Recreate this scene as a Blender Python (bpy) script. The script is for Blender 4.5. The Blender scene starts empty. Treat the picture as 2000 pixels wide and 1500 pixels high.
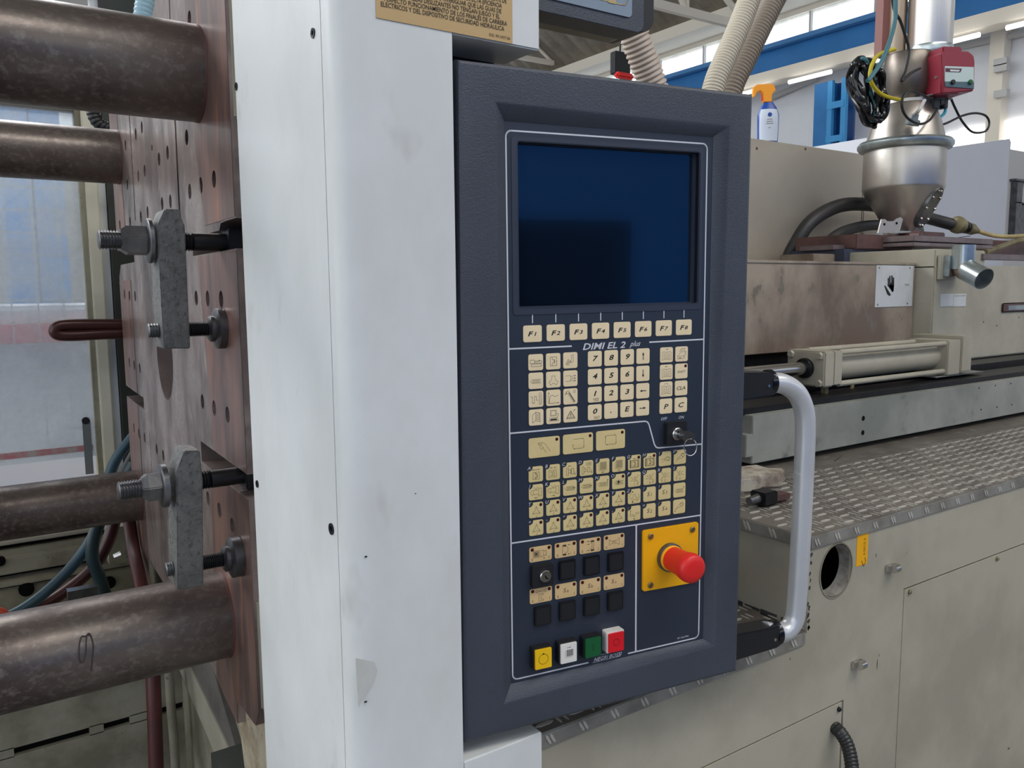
import bpy, bmesh, math, random
from mathutils import Vector as V3, Matrix
from mathutils.geometry import tessellate_polygon
random.seed(7)
D = bpy.data; C = bpy.context; SC = C.scene; COL = SC.collection
H = 1.5                      # camera height; all z below are relative to it
# ---------------------------------------------------------------- camera
F, YAW, PIT, ROL = 1602.09159, .973188584, .117227138, .00788898638
_f = V3((math.cos(YAW)*math.cos(PIT), math.sin(YAW)*math.cos(PIT), -math.sin(PIT)))
_r = V3((math.sin(YAW), -math.cos(YAW), 0)); _d = _f.cross(_r)
_c, _s = math.cos(ROL), math.sin(ROL)
RR, RD, RF = _c*_r+_s*_d, -_s*_r+_c*_d, _f
cam = D.objects.new('camera', D.cameras.new('camera')); COL.objects.link(cam)
M = Matrix((RR, -RD, -RF)).transposed().to_4x4(); M.translation = (0, 0, H)
cam.matrix_world = M; cam.data.sensor_width = 36; cam.data.lens = F/2000*36
cam.data.clip_start = .01; cam.data.clip_end = 300; SC.camera = cam
# ---------------------------------------------------------------- sky, light, exposure
W = D.worlds.new('world'); SC.world = W; W.use_nodes = True
W.node_tree.nodes['Background'].inputs[0].default_value = (.90, .96, 1, 1)
W.node_tree.nodes['Background'].inputs[1].default_value = 1.65
def area(name, loc, rot, sx, sy, e, col=(1, 1, 1)):
    l = D.lights.new(name, 'AREA'); l.shape = 'RECTANGLE'; l.size = sx; l.size_y = sy; l.energy = e; l.color = col
    o = D.objects.new(name, l); COL.objects.link(o); o.location = loc; o.rotation_euler = rot
    return o
# an added, unseen fill lamp high over the aisle the photographer stands in
area('aisle_fill', (2.6, -2.0, 5.6), (0, 0, 0), 6, 1.4, 150, (1, .97, .92))
area('rear_fill', (-2.5, 7, 5.8), (0, 0, 0), 7, 3, 700, (.97, .98, 1))  # added unseen lamp, brightens what shows through the guard window
SC.view_settings.view_transform = 'Standard'; SC.view_settings.look = 'None'
SC.view_settings.gamma = 1; SC.view_settings.use_curve_mapping = False
SC.view_settings.exposure = 0.30
# ---------------------------------------------------------------- pixel rays onto real planes
def ray(x, y): return RR*((x-1000)/F) + RD*((y-750)/F) + RF
def onY(x, y, Y): r = ray(x, y); return r*(Y/r.y)
def onX(x, y, X): r = ray(x, y); return r*(X/r.x)
def onZ(x, y, z): r = ray(x, y); return r*(z/r.z)
def onP(x, y, O, n): r = ray(x, y); return r*(O.dot(n)/r.dot(n))
def depth(p): return p.dot(RF)
# ---------------------------------------------------------------- materials
def S(r, g, b):
    f = lambda c: (c/255/12.92) if c/255 <= .04045 else ((c/255+.055)/1.055)**2.4
    return (f(r), f(g), f(b), 1)
MATS = {}
def mat(name, c1, c2=None, sc=6, amt=.5, rough=.5, metal=0, bump=0, bsc=40, stretch=(1, 1, 1), spec=.5,
        emit=0, c3=None, sc3=60, lo=.42, hi=.62, coat=0, rvar=0, lo3=.6, hi3=.68):
    if name in MATS: return MATS[name]
    m = D.materials.new(name); m.use_nodes = True; nt = m.node_tree; N = nt.nodes; L = nt.links
    b = N['Principled BSDF']; b.inputs['Base Color'].default_value = c1
    b.inputs['Roughness'].default_value = rough; b.inputs['Metallic'].default_value = metal
    b.inputs['Specular IOR Level'].default_value = spec; b.inputs['Coat Weight'].default_value = coat
    tc = N.new('ShaderNodeTexCoord'); mp = N.new('ShaderNodeMapping'); mp.inputs['Scale'].default_value = stretch
    L.new(tc.outputs['Object'], mp.inputs[0])
    def noise(s, det=5):
        n = N.new('ShaderNodeTexNoise'); n.inputs['Scale'].default_value = s; n.inputs['Detail'].default_value = det
        n.inputs['Roughness'].default_value = .62; L.new(mp.outputs[0], n.inputs['Vector']); return n
    def ramp(n, a, z):
        r = N.new('ShaderNodeMapRange'); r.inputs[1].default_value = a; r.inputs[2].default_value = z
        L.new(n.outputs['Fac'], r.inputs[0]); return r
    cur = None
    if c2:
        r = ramp(noise(sc), lo, hi); x = N.new('ShaderNodeMix'); x.data_type = 'RGBA'
        mu = N.new('ShaderNodeMath'); mu.operation = 'MULTIPLY'; mu.inputs[1].default_value = amt
        L.new(r.outputs[0], mu.inputs[0]); L.new(mu.outputs[0], x.inputs[0])
        x.inputs[6].default_value = c1; x.inputs[7].default_value = c2; cur = x.outputs[2]
        if rvar:
            rr = N.new('ShaderNodeMapRange'); rr.inputs[3].default_value = rough-rvar; rr.inputs[4].default_value = rough+rvar
            L.new(r.outputs[0], rr.inputs[0]); L.new(rr.outputs[0], b.inputs['Roughness'])
    if c3:
        r = ramp(noise(sc3, 3), lo3, hi3); x = N.new('ShaderNodeMix'); x.data_type = 'RGBA'
        L.new(r.outputs[0], x.inputs[0]); x.inputs[7].default_value = c3
        if cur: L.new(cur, x.inputs[6])
        else: x.inputs[6].default_value = c1
        cur = x.outputs[2]
    if cur: L.new(cur, b.inputs['Base Color'])
    if bump:
        n = noise(bsc, 3); bp = N.new('ShaderNodeBump'); bp.inputs['Strength'].default_value = bump
        bp.inputs['Distance'].default_value = .002
        L.new(n.outputs['Fac'], bp.inputs['Height']); L.new(bp.outputs[0], b.inputs['Normal'])
    if emit:
        b.inputs['Emission Color'].default_value = c1; b.inputs['Emission Strength'].default_value = emit
    MATS[name] = m; return m
m_white = mat('white_paint', S(226, 229, 230), S(208, 209, 207), 5, .6, .34, bump=.03, bsc=9, c3=S(190, 188, 184), sc3=13, lo3=.64, hi3=.82, stretch=(1, 1, .6))
m_beige = mat('beige_paint', S(178, 172, 155), S(156, 150, 134), 5, .8, .45, bump=.05, bsc=30, c3=S(110, 100, 84), sc3=70, lo3=.73, hi3=.78)
m_beiged = mat('beige_paint_grimy', S(150, 146, 128), S(112, 106, 88), 6, .9, .6, c3=S(70, 62, 48), sc3=60, lo3=.68, hi3=.74)
m_beigeb = mat('beige_paint_browned', S(168, 155, 138), S(112, 94, 82), 3.2, .95, .45, c3=S(120, 112, 100), sc3=25, stretch=(1, 1, .7))
m_cast = mat('beige_casting', S(178, 168, 146), S(140, 122, 98), 16, .9, .7, bump=.5, bsc=90, c3=S(90, 72, 54), sc3=150, lo3=.64, hi3=.7)
m_platen = mat('oiled_steel', S(156, 140, 134), S(96, 84, 82), 6, 1, .34, metal=.35, bump=.05, bsc=60, stretch=(1, 1.3, .75), c3=S(176, 166, 160), sc3=14, lo3=.56, hi3=.8, rvar=.08, lo=.38, hi=.64)
m_rust = mat('rusted_steel', S(140, 108, 98), S(94, 78, 76), 7, 1, .36, metal=.35, bump=.06, bsc=60, stretch=(1, 2.6, .35), c3=S(172, 114, 84), sc3=11, lo3=.56, hi3=.72, lo=.38, hi=.6)
m_bar = mat('tarnished_bar', S(114, 104, 98), S(82, 70, 67), 8, .9, .4, metal=.55, bump=.08, bsc=160, stretch=(.8, 1, 1), c3=S(138, 130, 124), sc3=110, lo3=.5, hi3=.78, rvar=.07)
m_dark = mat('panel_plastic', S(66, 72, 84), S(60, 64, 74), 8, .6, .4, bump=.38, bsc=650, spec=.5)
m_mem = mat('membrane', S(45, 53, 68), S(41, 49, 63), 3, .6, .42)
m_mem2 = mat('membrane_lip', S(52, 58, 74), rough=.45)
m_line = mat('printed_white', S(214, 216, 222), rough=.5)
m_key = mat('key_cream', S(244, 224, 186), S(236, 213, 172), 30, .5, .42)
m_key2 = mat('key_straw', S(226, 205, 150), S(214, 190, 132), 30, .5, .42)
m_key3 = mat('key_tan', S(222, 190, 140), S(208, 175, 126), 30, .5, .42)
m_ink = mat('black_ink', S(34, 30, 30), rough=.6)
m_led = mat('led_dark_red', S(66, 18, 18), rough=.3)
m_screen = mat('screen_glass', S(10, 22, 38), rough=.1, spec=1, coat=1)
m_black = mat('black_plastic', S(28, 29, 32), rough=.45)
m_blackg = mat('black_gloss', S(20, 21, 26), rough=.2, spec=.6)
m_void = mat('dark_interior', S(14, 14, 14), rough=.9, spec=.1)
m_yel = mat('yellow_plastic', S(247, 178, 0), rough=.5)
m_ybtn = mat('yellow_button', S(246, 196, 20), rough=.4)
m_red = mat('red_plastic', S(226, 38, 36), rough=.42)
m_redb = mat('red_button', S(226, 22, 36), rough=.4)
m_grn = mat('green_button', S(16, 92, 50), rough=.4)
m_wbtn = mat('white_button', S(232, 228, 222), rough=.4)
m_chrome = mat('chrome', S(205, 203, 200), rough=.22, metal=1)
m_alu = mat('satin_aluminium', S(222, 224, 228), S(204, 206, 212), 10, .5, .36, metal=.45, bump=.03, bsc=120, c3=S(236, 236, 240), sc3=90, lo3=.68, hi3=.74)
m_steel = mat('stainless', S(190, 184, 176), S(160, 152, 145), 5, .6, .33, metal=.9)
m_galv = mat('galvanised', S(186, 196, 198), S(150, 160, 162), 18, .8, .3, metal=.85)
m_gun = mat('dark_steel', S(112, 112, 114), S(80, 80, 84), 20, .7, .34, metal=.8, bump=.1, bsc=200)
m_bolt = mat('black_steel', S(44, 45, 48), S(30, 31, 33), 30, .6, .38, metal=.6)
m_forge = mat('grey_forging', S(112, 112, 110), S(92, 92, 90), 25, .9, .5, metal=.3, bump=1, bsc=110, c3=S(84, 82, 80), sc3=140, lo3=.55, hi3=.66)
m_beam = mat('grey_beam', S(154, 155, 148), S(124, 128, 122), 4, .9, .5, c3=S(96, 100, 96), sc3=16, lo3=.62, hi3=.8)
m_tread = mat('tread_aluminium', S(128, 122, 114), S(100, 92, 86), 7, .9, .45, metal=.35, c3=S(150, 148, 142), sc3=30)
m_tread2 = mat('tread_pattern_metal', S(206, 202, 194), S(176, 172, 164), 14, .7, .4, metal=.3)
m_lip = mat('tread_lip', S(156, 154, 148), S(126, 122, 114), 14, .9, .5, metal=.3)
m_brown = mat('brown_steel', S(110, 82, 78), S(84, 64, 62), 10, .8, .45, metal=.4)
m_mauve = mat('mauve_steel', S(134, 122, 122), S(112, 98, 98), 10, .8, .45, metal=.4)
m_navy = mat('navy_paint', S(52, 58, 76), rough=.5)
m_blue = mat('crane_blue', S(34, 118, 184), S(26, 104, 166), 2, .5, .5)
m_blue2 = mat('crane_blue_light', S(60, 152, 214), rough=.5)
m_wall = mat('wall_white', S(232, 232, 236), S(214, 220, 230), .4, .6, .8)
m_roof = mat('roof_sheet', S(150, 142, 130), S(124, 116, 104), 2, .8, .7)
m_cream = mat('cream_paint', S(240, 230, 214), rough=.6)
m_conc = mat('concrete', S(130, 128, 122), S(104, 102, 98), 2, .8, .8)
m_duct = mat('beige_duct', S(206, 196, 178), rough=.5)
m_ductd = mat('brown_duct', S(140, 128, 114), rough=.5)
m_ductp = mat('pinkish_duct', S(196, 180, 166), rough=.5)
m_rub = mat('black_rubber', S(44, 43, 44), S(58, 56, 54), 20, .5, .5)
m_conduit = mat('black_conduit', S(30, 31, 33), rough=.4)
m_bhose = mat('blue_hose', S(52, 82, 96), S(40, 60, 70), 8, .7, .38)
m_ghose = mat('teal_hose', S(44, 66, 70), S(34, 50, 54), 8, .7, .35)
m_rhose = mat('red_hose', S(84, 36, 36), S(62, 28, 28), 8, .8, .4)
m_rpipe = mat('red_pipe', S(86, 38, 36), S(60, 32, 32), 7, .9, .45)
m_lhose = mat('pale_blue_conduit', S(146, 178, 192), rough=.4)
m_maroon = mat('maroon_plastic', S(138, 36, 54), rough=.35)
m_lbl = mat('label_tan', S(200, 168, 118), S(190, 158, 108), 3, .6, .5)
m_lblw = mat('label_white', S(206, 208, 210), S(186, 188, 190), 12, .6, .5)
m_lblg = mat('label_bluegrey', S(136, 152, 170), rough=.45)
m_gold = mat('gold_print', S(196, 174, 122), rough=.5)
m_orange = mat('orange_plastic', S(250, 160, 10), rough=.4)
m_sprayb = mat('blue_plastic', S(24, 72, 156), rough=.35)
m_cabw = mat('cabinet_white', S(206, 208, 216), S(196, 198, 206), 1, .5, .5)
m_cabg = mat('cabinet_grey', S(196, 194, 192), rough=.5)
m_ygc = mat('yellow_green_cable', S(196, 178, 40), rough=.45)
m_teal = mat('teal_cable', S(60, 110, 120), rough=.45)
m_tube = mat('fluorescent_tube', (1, .99, .95, 1), emit=2.5)
m_clear = mat('polycarbonate', S(226, 228, 230), rough=.25)
m_olive = mat('olive_dark', S(48, 52, 46), S(38, 40, 36), 8, .6, .6)
m_brass = mat('dirty_brass', S(150, 140, 108), S(110, 100, 76), 20, .8, .45, metal=.5)
m_scuff = mat('torn_liner', S(190, 184, 170), S(120, 96, 84), 26, .8, .6)
def glassy(name, tr, col, stain):
    m = D.materials.new(name); m.use_nodes = True; nt = m.node_tree; N = nt.nodes; L = nt.links
    b = N['Principled BSDF']; b.inputs['Base Color'].default_value = col; b.inputs['Roughness'].default_value = .3
    t = N.new('ShaderNodeBsdfTransparent'); t.inputs[0].default_value = (.93, .95, .97, 1)
    x = N.new('ShaderNodeMixShader'); n = N.new('ShaderNodeTexNoise'); n.inputs['Scale'].default_value = stain
    n.inputs['Detail'].default_value = 8; n.inputs['Roughness'].default_value = .68
    tc = N.new('ShaderNodeTexCoord'); L.new(tc.outputs['Object'], n.inputs['Vector'])
    r = N.new('ShaderNodeMapRange'); r.inputs[1].default_value = .35; r.inputs[2].default_value = .7
    r.inputs[3].default_value = 1-tr-.18; r.inputs[4].default_value = min(1, 1-tr+.2)
    L.new(n.outputs['Fac'], r.inputs[0]); L.new(r.outputs[0], x.inputs[0])
    L.new(t.outputs[0], x.inputs[1]); L.new(b.outputs[0], x.inputs[2])
    L.new(x.outputs[0], N['Material Output'].inputs[0]); MATS[name] = m; return m
m_pane = glassy('dirty_polycarbonate', .45, S(226, 232, 236), 7)
m_wpane = glassy('window_sheet', .95, S(240, 242, 240), 2)
# ---------------------------------------------------------------- objects
WM = {}
def thing(name, label, cat, loc=(0, 0, 0), group=None, kind=None, M=None):
    o = D.objects.new(name, None); COL.objects.link(o); o.empty_display_size = .05
    T = M.copy() if M else Matrix.Translation(V3(loc))
    T.translation = T.translation + V3((0, 0, H)); o.matrix_world = T; WM[o.name] = T
    if kind: o['kind'] = kind
    return tag(o, label, cat, group)
def tag(o, label=None, cat=None, group=None):
    if label: o['label'] = label
    if cat: o['category'] = cat
    if group: o['group'] = group
    return o
class MB:
    def __init__(s): s.v = []; s.f = []
    def add(s, vs, fs):
        n = len(s.v); s.v += [V3(a) for a in vs]; s.f += [tuple(i+n for i in f) for f in fs]; return s
    def box8(s, p): return s.add(p, [(0, 3, 2, 1), (4, 5, 6, 7), (0, 1, 5, 4), (1, 2, 6, 5), (2, 3, 7, 6), (3, 0, 4, 7)])
    def box(s, a, b):
        x0, x1 = sorted((a[0], b[0])); y0, y1 = sorted((a[1], b[1])); z0, z1 = sorted((a[2], b[2]))
        return s.box8([(x0, y0, z0), (x1, y0, z0), (x1, y1, z0), (x0, y1, z0), (x0, y0, z1), (x1, y0, z1), (x1, y1, z1), (x0, y1, z1)])
    def prism(s, poly, O, U, W, N, h, holes=(), hd=None, floor=True):
        """poly (2d list) in plane O+U*a+W*b, front at O, back at O+N*h; holes go hd deep"""
        O, U, W, N = V3(O), V3(U), V3(W), V3(N)
        loops = [poly]+list(holes); flat = [p for l in loops for p in l]
        tri = tessellate_polygon([[V3((p[0], p[1], 0)) for p in l] for l in loops])
        P = lambda p, d: O+U*p[0]+W*p[1]+N*d
        n0 = len(s.v); s.v += [P(p, 0) for p in flat]; s.f += [tuple(n0+i for i in t) for t in tri]
        n = len(poly)
        if h:
            n1 = len(s.v); s.v += [P(p, h) for p in poly]
            s.f += [(n0+i, n0+(i+1) % n, n1+(i+1) % n, n1+i) for i in range(n)]
            if not (holes and not floor): s.f.append(tuple(n1+i for i in range(n)))
            else:
                m1 = len(s.v); s.v += [P(p, h) for p in flat]; s.f += [tuple(m1+i for i in t) for t in tri]
        k = n
        for hl in holes:
            m = len(hl); n2 = len(s.v); d = hd if hd is not None else h; s.v += [P(p, d) for p in hl]
            s.f += [(n0+k+i, n0+k+(i+1) % m, n2+(i+1) % m, n2+i) for i in range(m)]
            if floor: s.f.append(tuple(n2+i for i in range(m)))
            k += m
        return s
    def lathe(s, prof, O, A, n=24, cap=True, U=None):
        A = V3(A).normalized(); O = V3(O)
        if U is None: U = A.orthogonal().normalized()
        Wd = A.cross(U); n0 = len(s.v)
        for r, h in prof:
            for i in range(n):
                t = 2*math.pi*i/n; s.v.append(O+A*h+(U*math.cos(t)+Wd*math.sin(t))*r)
        for j in range(len(prof)-1):
            for i in range(n):
                a = n0+j*n+i; b = n0+j*n+(i+1) % n; s.f.append((a, b, b+n, a+n))
        if cap:
            s.f.append(tuple(n0+i for i in range(n))); s.f.append(tuple(n0+(len(prof)-1)*n+i for i in range(n)))
        return s
    def cyl(s, p, q, r, n=16, r2=None):
        p, q = V3(p), V3(q); return s.lathe([(r, 0), (r if r2 is None else r2, (q-p).length)], p, q-p, n)
    def tube(s, pts, r, n=10, closed=False, rib=0, amp=.08, smooth=True):
        pts = [V3(p) for p in pts]
        if smooth and len(pts) > 2: pts = crom(pts, closed, 8)
        if rib: pts = resamp(pts, rib/4)
        n0 = len(s.v); m = len(pts); up = None
        for i, p in enumerate(pts):
            if closed: t = pts[(i+1) % m]-pts[i-1]
            else: t = pts[min(i+1, m-1)]-pts[max(i-1, 0)]
            t.normalize()
            up = t.orthogonal().normalized() if up is None else (up-t*up.dot(t)).normalized()
            w = t.cross(up); rr = r*(1+(amp*(0, 1, .9, -.6)[i % 4])) if rib else r
            for k in range(n):
                a = 2*math.pi*k/n; s.v.append(p+(up*math.cos(a)+w*math.sin(a))*rr)
        for i in range(m if closed else m-1):
            j = (i+1) % m
            for k in range(n): s.f.append((n0+i*n+k, n0+i*n+(k+1) % n, n0+j*n+(k+1) % n, n0+j*n+k))
        if not closed:
            s.f.append(tuple(n0+k for k in range(n))); s.f.append(tuple(n0+(m-1)*n+k for k in range(n)))
        return s
    def ribbon(s, pl, w, o=0, closed=False, fr=None):
        """flat stroke in local xy plane at height o (fr maps 2d->3d)"""
        fr = fr or (lambda x, y: V3((x, y, o))); n = len(pl)
        for i in range(n if closed else n-1):
            a = V3((*pl[i], 0)); b = V3((*pl[(i+1) % n], 0)); d = b-a
            if d.length < 1e-9: continue
            d.normalize(); q = V3((-d.y, d.x, 0))*(w/2); e = d*(w*.35); a = a-e; b = b+e
            s.add([fr(p.x, p.y) for p in (a-q, b-q, b+q, a+q)], [(0, 1, 2, 3)])
        return s
    def text(s, st, x, y, h, o=0, shear=0, xs=1, bold=0, fr=None, align='C', sp=1):
        fr = fr or (lambda x, y: V3((x, y, o)))
        vs, fs, w = textgeo(st, bold, sp)
        dx = -w/2 if align == 'C' else (-w if align == 'R' else 0)
        s.add([fr(x+((a+dx)*xs+(b-.5)*shear)*h, y+(b-.5)*h) for a, b in vs], fs)
        return s
    def build(s, name, m, parent=None, loc=None, smooth=35, bevel=0, world=True, seg=2):
        me = D.meshes.new(name)
        if parent is None:
            if loc is None:
                c = sum(s.v, V3())/len(s.v); loc = V3((c.x, c.y, min(v.z for v in s.v)))
            T = Matrix.Translation(V3(loc)); Ti = T.inverted(); vs = [Ti @ v for v in s.v]
        elif world:
            Ti = WM[parent.name].inverted(); vs = [Ti @ (v+V3((0, 0, H))) for v in s.v]
        else: vs = s.v
        me.from_pydata([tuple(v) for v in vs], [], s.f)
        bm = bmesh.new(); bm.from_mesh(me)
        bmesh.ops.remove_doubles(bm, verts=bm.verts, dist=1e-6)
        bmesh.ops.recalc_face_normals(bm, faces=bm.faces)
        if bevel:
            es = [e for e in bm.edges if len(e.link_faces) == 2 and e.calc_face_angle(0) > .6]
            bmesh.ops.bevel(bm, geom=es, offset=bevel, segments=seg, affect='EDGES', clamp_overlap=True)
        for f in bm.faces: f.smooth = True
        th = math.radians(smooth)
        for e in bm.edges:
            if len(e.link_faces) != 2 or e.calc_face_angle(0) > th: e.smooth = False
        bm.to_mesh(me); bm.free(); me.materials.append(m)
        o = D.objects.new(name, me); COL.objects.link(o)
        if parent is None:
            o.location = V3(loc)+V3((0, 0, H)); WM[o.name] = Matrix.Translation(o.location)
        else:
            o.parent = parent
            if not world and loc is not None: o.location = V3(loc)
            WM[o.name] = WM[parent.name] @ Matrix.Translation(o.location)
        return o
def crom(pts, closed, k):
    n = len(pts); out = []
    for i in range(n if closed else n-1):
        p1, p2 = pts[i], pts[(i+1) % n]
        p0 = pts[i-1] if (closed or i) else p1*2-p2
        p3 = pts[(i+2) % n] if (closed or i+2 < n) else p2*2-p1
        for j in range(k):
            t = j/k; out.append(.5*((2*p1)+(p2-p0)*t+(2*p0-5*p1+4*p2-p3)*t*t+(3*p1-p0-3*p2+p3)*t**3))
    if not closed: out.append(pts[-1])
    return out
def resamp(pts, step):
    out = [pts[0]]; acc = 0
    for a, b in zip(pts, pts[1:]):
        d = (b-a).length; t = step-acc
        while t <= d: out.append(a.lerp(b, t/d)); t += step
        acc = (acc+d) % step
    return out
_tc = {}
def textgeo(st, bold, sp):
    k = (st, bold, sp)
    if k in _tc: return _tc[k]
    cu = D.curves.new('t', 'FONT'); cu.body = st; cu.resolution_u = 2; cu.offset = bold; cu.size = 1.0; cu.space_character = sp
    ob = D.objects.new('t', cu); me = D.meshes.new_from_object(ob)
    cap = .68
    vs = [(v.co.x/cap, v.co.y/cap) for v in me.vertices]; fs = [tuple(p.vertices) for p in me.polygons]
    x0 = min([v[0] for v in vs], default=0); x1 = max([v[0] for v in vs], default=1)
    vs = [(a-x0, b) for a, b in vs]
    D.objects.remove(ob); D.curves.remove(cu); D.meshes.remove(me)
    _tc[k] = (vs, fs, x1-x0); return _tc[k]
def struct(o): o['kind'] = 'structure'; return o
def rrect(x0, y0, x1, y1, r, n=4):
    out = []
    for cx, cy, a in ((x1-r, y0+r, -90), (x1-r, y1-r, 0), (x0+r, y1-r, 90), (x0+r, y0+r, 180)):
        for i in range(n+1):
            t = math.radians(a+90*i/n); out.append((cx+r*math.cos(t), cy+r*math.sin(t)))
    return out
def circ(x, y, r, n=16, ry=None): return [(x+r*math.cos(2*math.pi*i/n), y+(ry or r)*math.sin(2*math.pi*i/n)) for i in range(n)]
def pbox(mb, x0, y0, x1, y1, Y, dep):
    """box whose front face (plane Y) spans the pixel corners top-left to bottom-right"""
    a = onY(x0, y0, Y); b = onY(x1, y1, Y); return mb.box((a.x, Y, a.z), (b.x, Y+dep, b.z))
def pathY(pts, Y): return [onY(x, y, Y) for x, y in pts]
def dup(o, parent=None, loc=None, name=None):
    c = o.copy(); COL.objects.link(c)
    if parent is not None: c.parent = parent; c.matrix_parent_inverse.identity()
    if loc is not None: c.location = loc
    return c
EX, EY, EZ = V3((1, 0, 0)), V3((0, 1, 0)), V3((0, 0, 1))

# ================================================================ THE HALL
XW = 13.0
struct(MB().box((-14, -8, -1.5), (14, 22, -1.6)).build('floor', m_conc))
def XP(px, py, X): return onX(px, py, X)
# wall on the right: white sheet up to the strip of window panes, then the eave
zw0 = .341*XW; zw1 = XP(1636, 8, XW).z+.05; ze = .413*12.5
w = thing('wall_right', None, None, (XW, 6, -1.5), kind='structure')
MB().box((XW, -8, -1.5), (XW+.2, 22, zw0-1.1)).build('lower_sheeting', m_wall, w)
MB().box((XW, -8, zw0-.32), (XW+.2, 22, zw0)).build('sill_band', m_wall, w)
MB().box((XW, -8, zw1), (XW+.2, 22, zw1+1.6)).build('upper_sheeting', m_cream, w)
MB().box((XW+.02, -8, zw0-1.1), (XW+.18, 22, zw0-.32)).build('middle_sheeting', m_wall, w)
yy = -8.0; i = 0
wi = struct(thing('window_1', None, None, (XW, 6, zw0)))
mp = MB().box((XW+.08, 0, 0), (XW+.10, 1.22, zw1-zw0)); pane0 = None
while yy < 21.5:
    if pane0 is None:
        mb = MB().box((0, 0, 0), (.02, 1.22, zw1-zw0)); pane0 = mb.build('pane', m_wpane, wi, loc=(.08, yy-6, 0), world=False)
        fr0 = MB().box((0, 0, 0), (.06, .04, zw1-zw0)).build('glazing_bar', m_cabg, wi, loc=(.04, yy-6-.04, 0), world=False)
    else:
        dup(pane0, wi, (.08, yy-6, 0)); dup(fr0, wi, (.04, yy-6-.04, 0))
    yy += 1.26
# low daylight openings seen past the hopper
wi2 = struct(thing('window_2', None, None, (XW-.05, 4, 1.9)))
for a, b, c, d in ((1842, 262, 1866, 292), (1872, 252, 1921, 284), (1962, 236, 2008, 300), (1652, 291, 1692, 296)):
    p, q = XP(a, b, XW-.06), XP(c, d, XW-.06)
    MB().box((XW-.06, p.y, p.z), (XW-.04, q.y, q.z)).build('pane', mat('daylit_sheet', (1, .98, .93, 1), emit=1.3), wi2)
# wall at the far side and behind the photographer
wb = thing('wall_back', None, None, (0, 20, -1.5), kind='structure')
MB().box((-14, 20, -1.5), (XW, 20.2, 3.2)).build('lower_sheeting', m_cabg, wb)
MB().box((-14, 20, 4.6), (XW, 20.2, 8)).build('upper_sheeting', m_cabg, wb)
wi3 = struct(thing('window_3', None, None, (0, 20, 3.2)))
for k in range(9):
    x = -13+3*k
    MB().box((x, 20.02, 3.2), (x+2.4, 20.06, 4.6)).build('pane', m_wpane, wi3)
    MB().box((x+2.4, 20, 3.2), (x+3, 20.1, 4.6)).build('mullion', m_cabg, wi3)
wf = thing('wall_front', None, None, (0, -8, -1.5), kind='structure')
MB().box((-14, -8, -1.5), (XW, -8.2, 2.6)).build('lower_sheeting', mat('blue_sheeting', S(30, 118, 216), rough=.7), wf)
MB().box((-14, -8, 4.4), (XW, -8.2, 8)).build('upper_sheeting', m_cabg, wf)
dkc = thing('reflection_block', 'dark machine cabinet behind the viewer, mirrored as the black lower left of the screen', 'cabinet', (1.75, -2.4, -1.5))
MB().box((.9, -2.2, -1.5), (1.80, -3.0, .27)).build('body', m_void, dkc, bevel=.01)  # added block, gives the screen the viewer's dark reflection
# shed roof: corrugated sheets rising from the eave
sl = math.radians(33); cr = MB()
x1, z1 = 12.7, ze+.05
L_ = 9.0; U = V3((-math.cos(sl), 0, math.sin(sl))); NN = V3((math.sin(sl), 0, math.cos(sl)))
prof = []; y = -8.0; k = 0
while y < 20:
    prof.append((y, (0, .09)[k % 2])); prof.append((y+.10, (0, .09)[k % 2])); y += .2; k += 1
vs = []; fs = []
for t in (0, L_):
    for (y, h) in prof: vs.append(V3((x1, y, z1))+U*t+NN*h)
n = len(prof); fs = [(i, i+1, n+i+1, n+i) for i in range(n-1)]
cl = struct(cr.add(vs, fs).build('ceiling', m_roof, smooth=10))
cr2 = MB(); cr2.add([V3((x1, -8, z1+.3)), V3((x1, 20, z1+.3)), V3((x1, 20, z1+.3))+U*L_, V3((x1, -8, z1+.3))+U*L_], [(0, 1, 2, 3)]).build('roof_deck', m_roof, cl)
p5 = V3((x1, 0, z1))+U*L_
struct(MB().box((-14, -8, p5.z), (p5.x, 20, p5.z+.1)).build('trim_1', m_roof))
struct(MB().box((x1-.35, -8, ze-.22), (x1+.3, 20, ze)).build('trim_2', m_cream))
for yt, nm in ((16.3, 'slender'), (10.4, 'near')):
    tr = thing('roof_truss', 'cream painted roof truss %s' % ('showing between the white casing and the hose, over the console' if yt > 12 else 'end at the top edge behind the corrugated hoses'), 'truss', (9, yt, ze-.1))
    r = .05 if yt > 12 else .07
    zc = onY(1080, 122, yt).z if yt > 12 else onY(1330, 18, yt).z
    MB().box((3, yt, zc-r), (12.4, yt+.1, zc+r)).build('bottom_chord', m_cream, tr)
    top = [V3((12.4, yt+.05, zc)), V3((12.4, yt+.05, zc))+U*8.6]
    MB().cyl(top[0], top[1], r*.8, 8).build('top_chord', m_cream, tr)
    for k in range(1, 6):
        xa = 12.4-1.6*k; zt = zc+(1.6*k)*math.tan(sl)
        MB().cyl((xa, yt+.05, zc), (xa, yt+.05, zt), r*.6, 8).build('vertical_strut', m_cream, tr)
        MB().cyl((xa, yt+.05, zt), (xa+1.6, yt+.05, zc), r*.7, 8).build('diagonal_strut', m_cream, tr)
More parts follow.
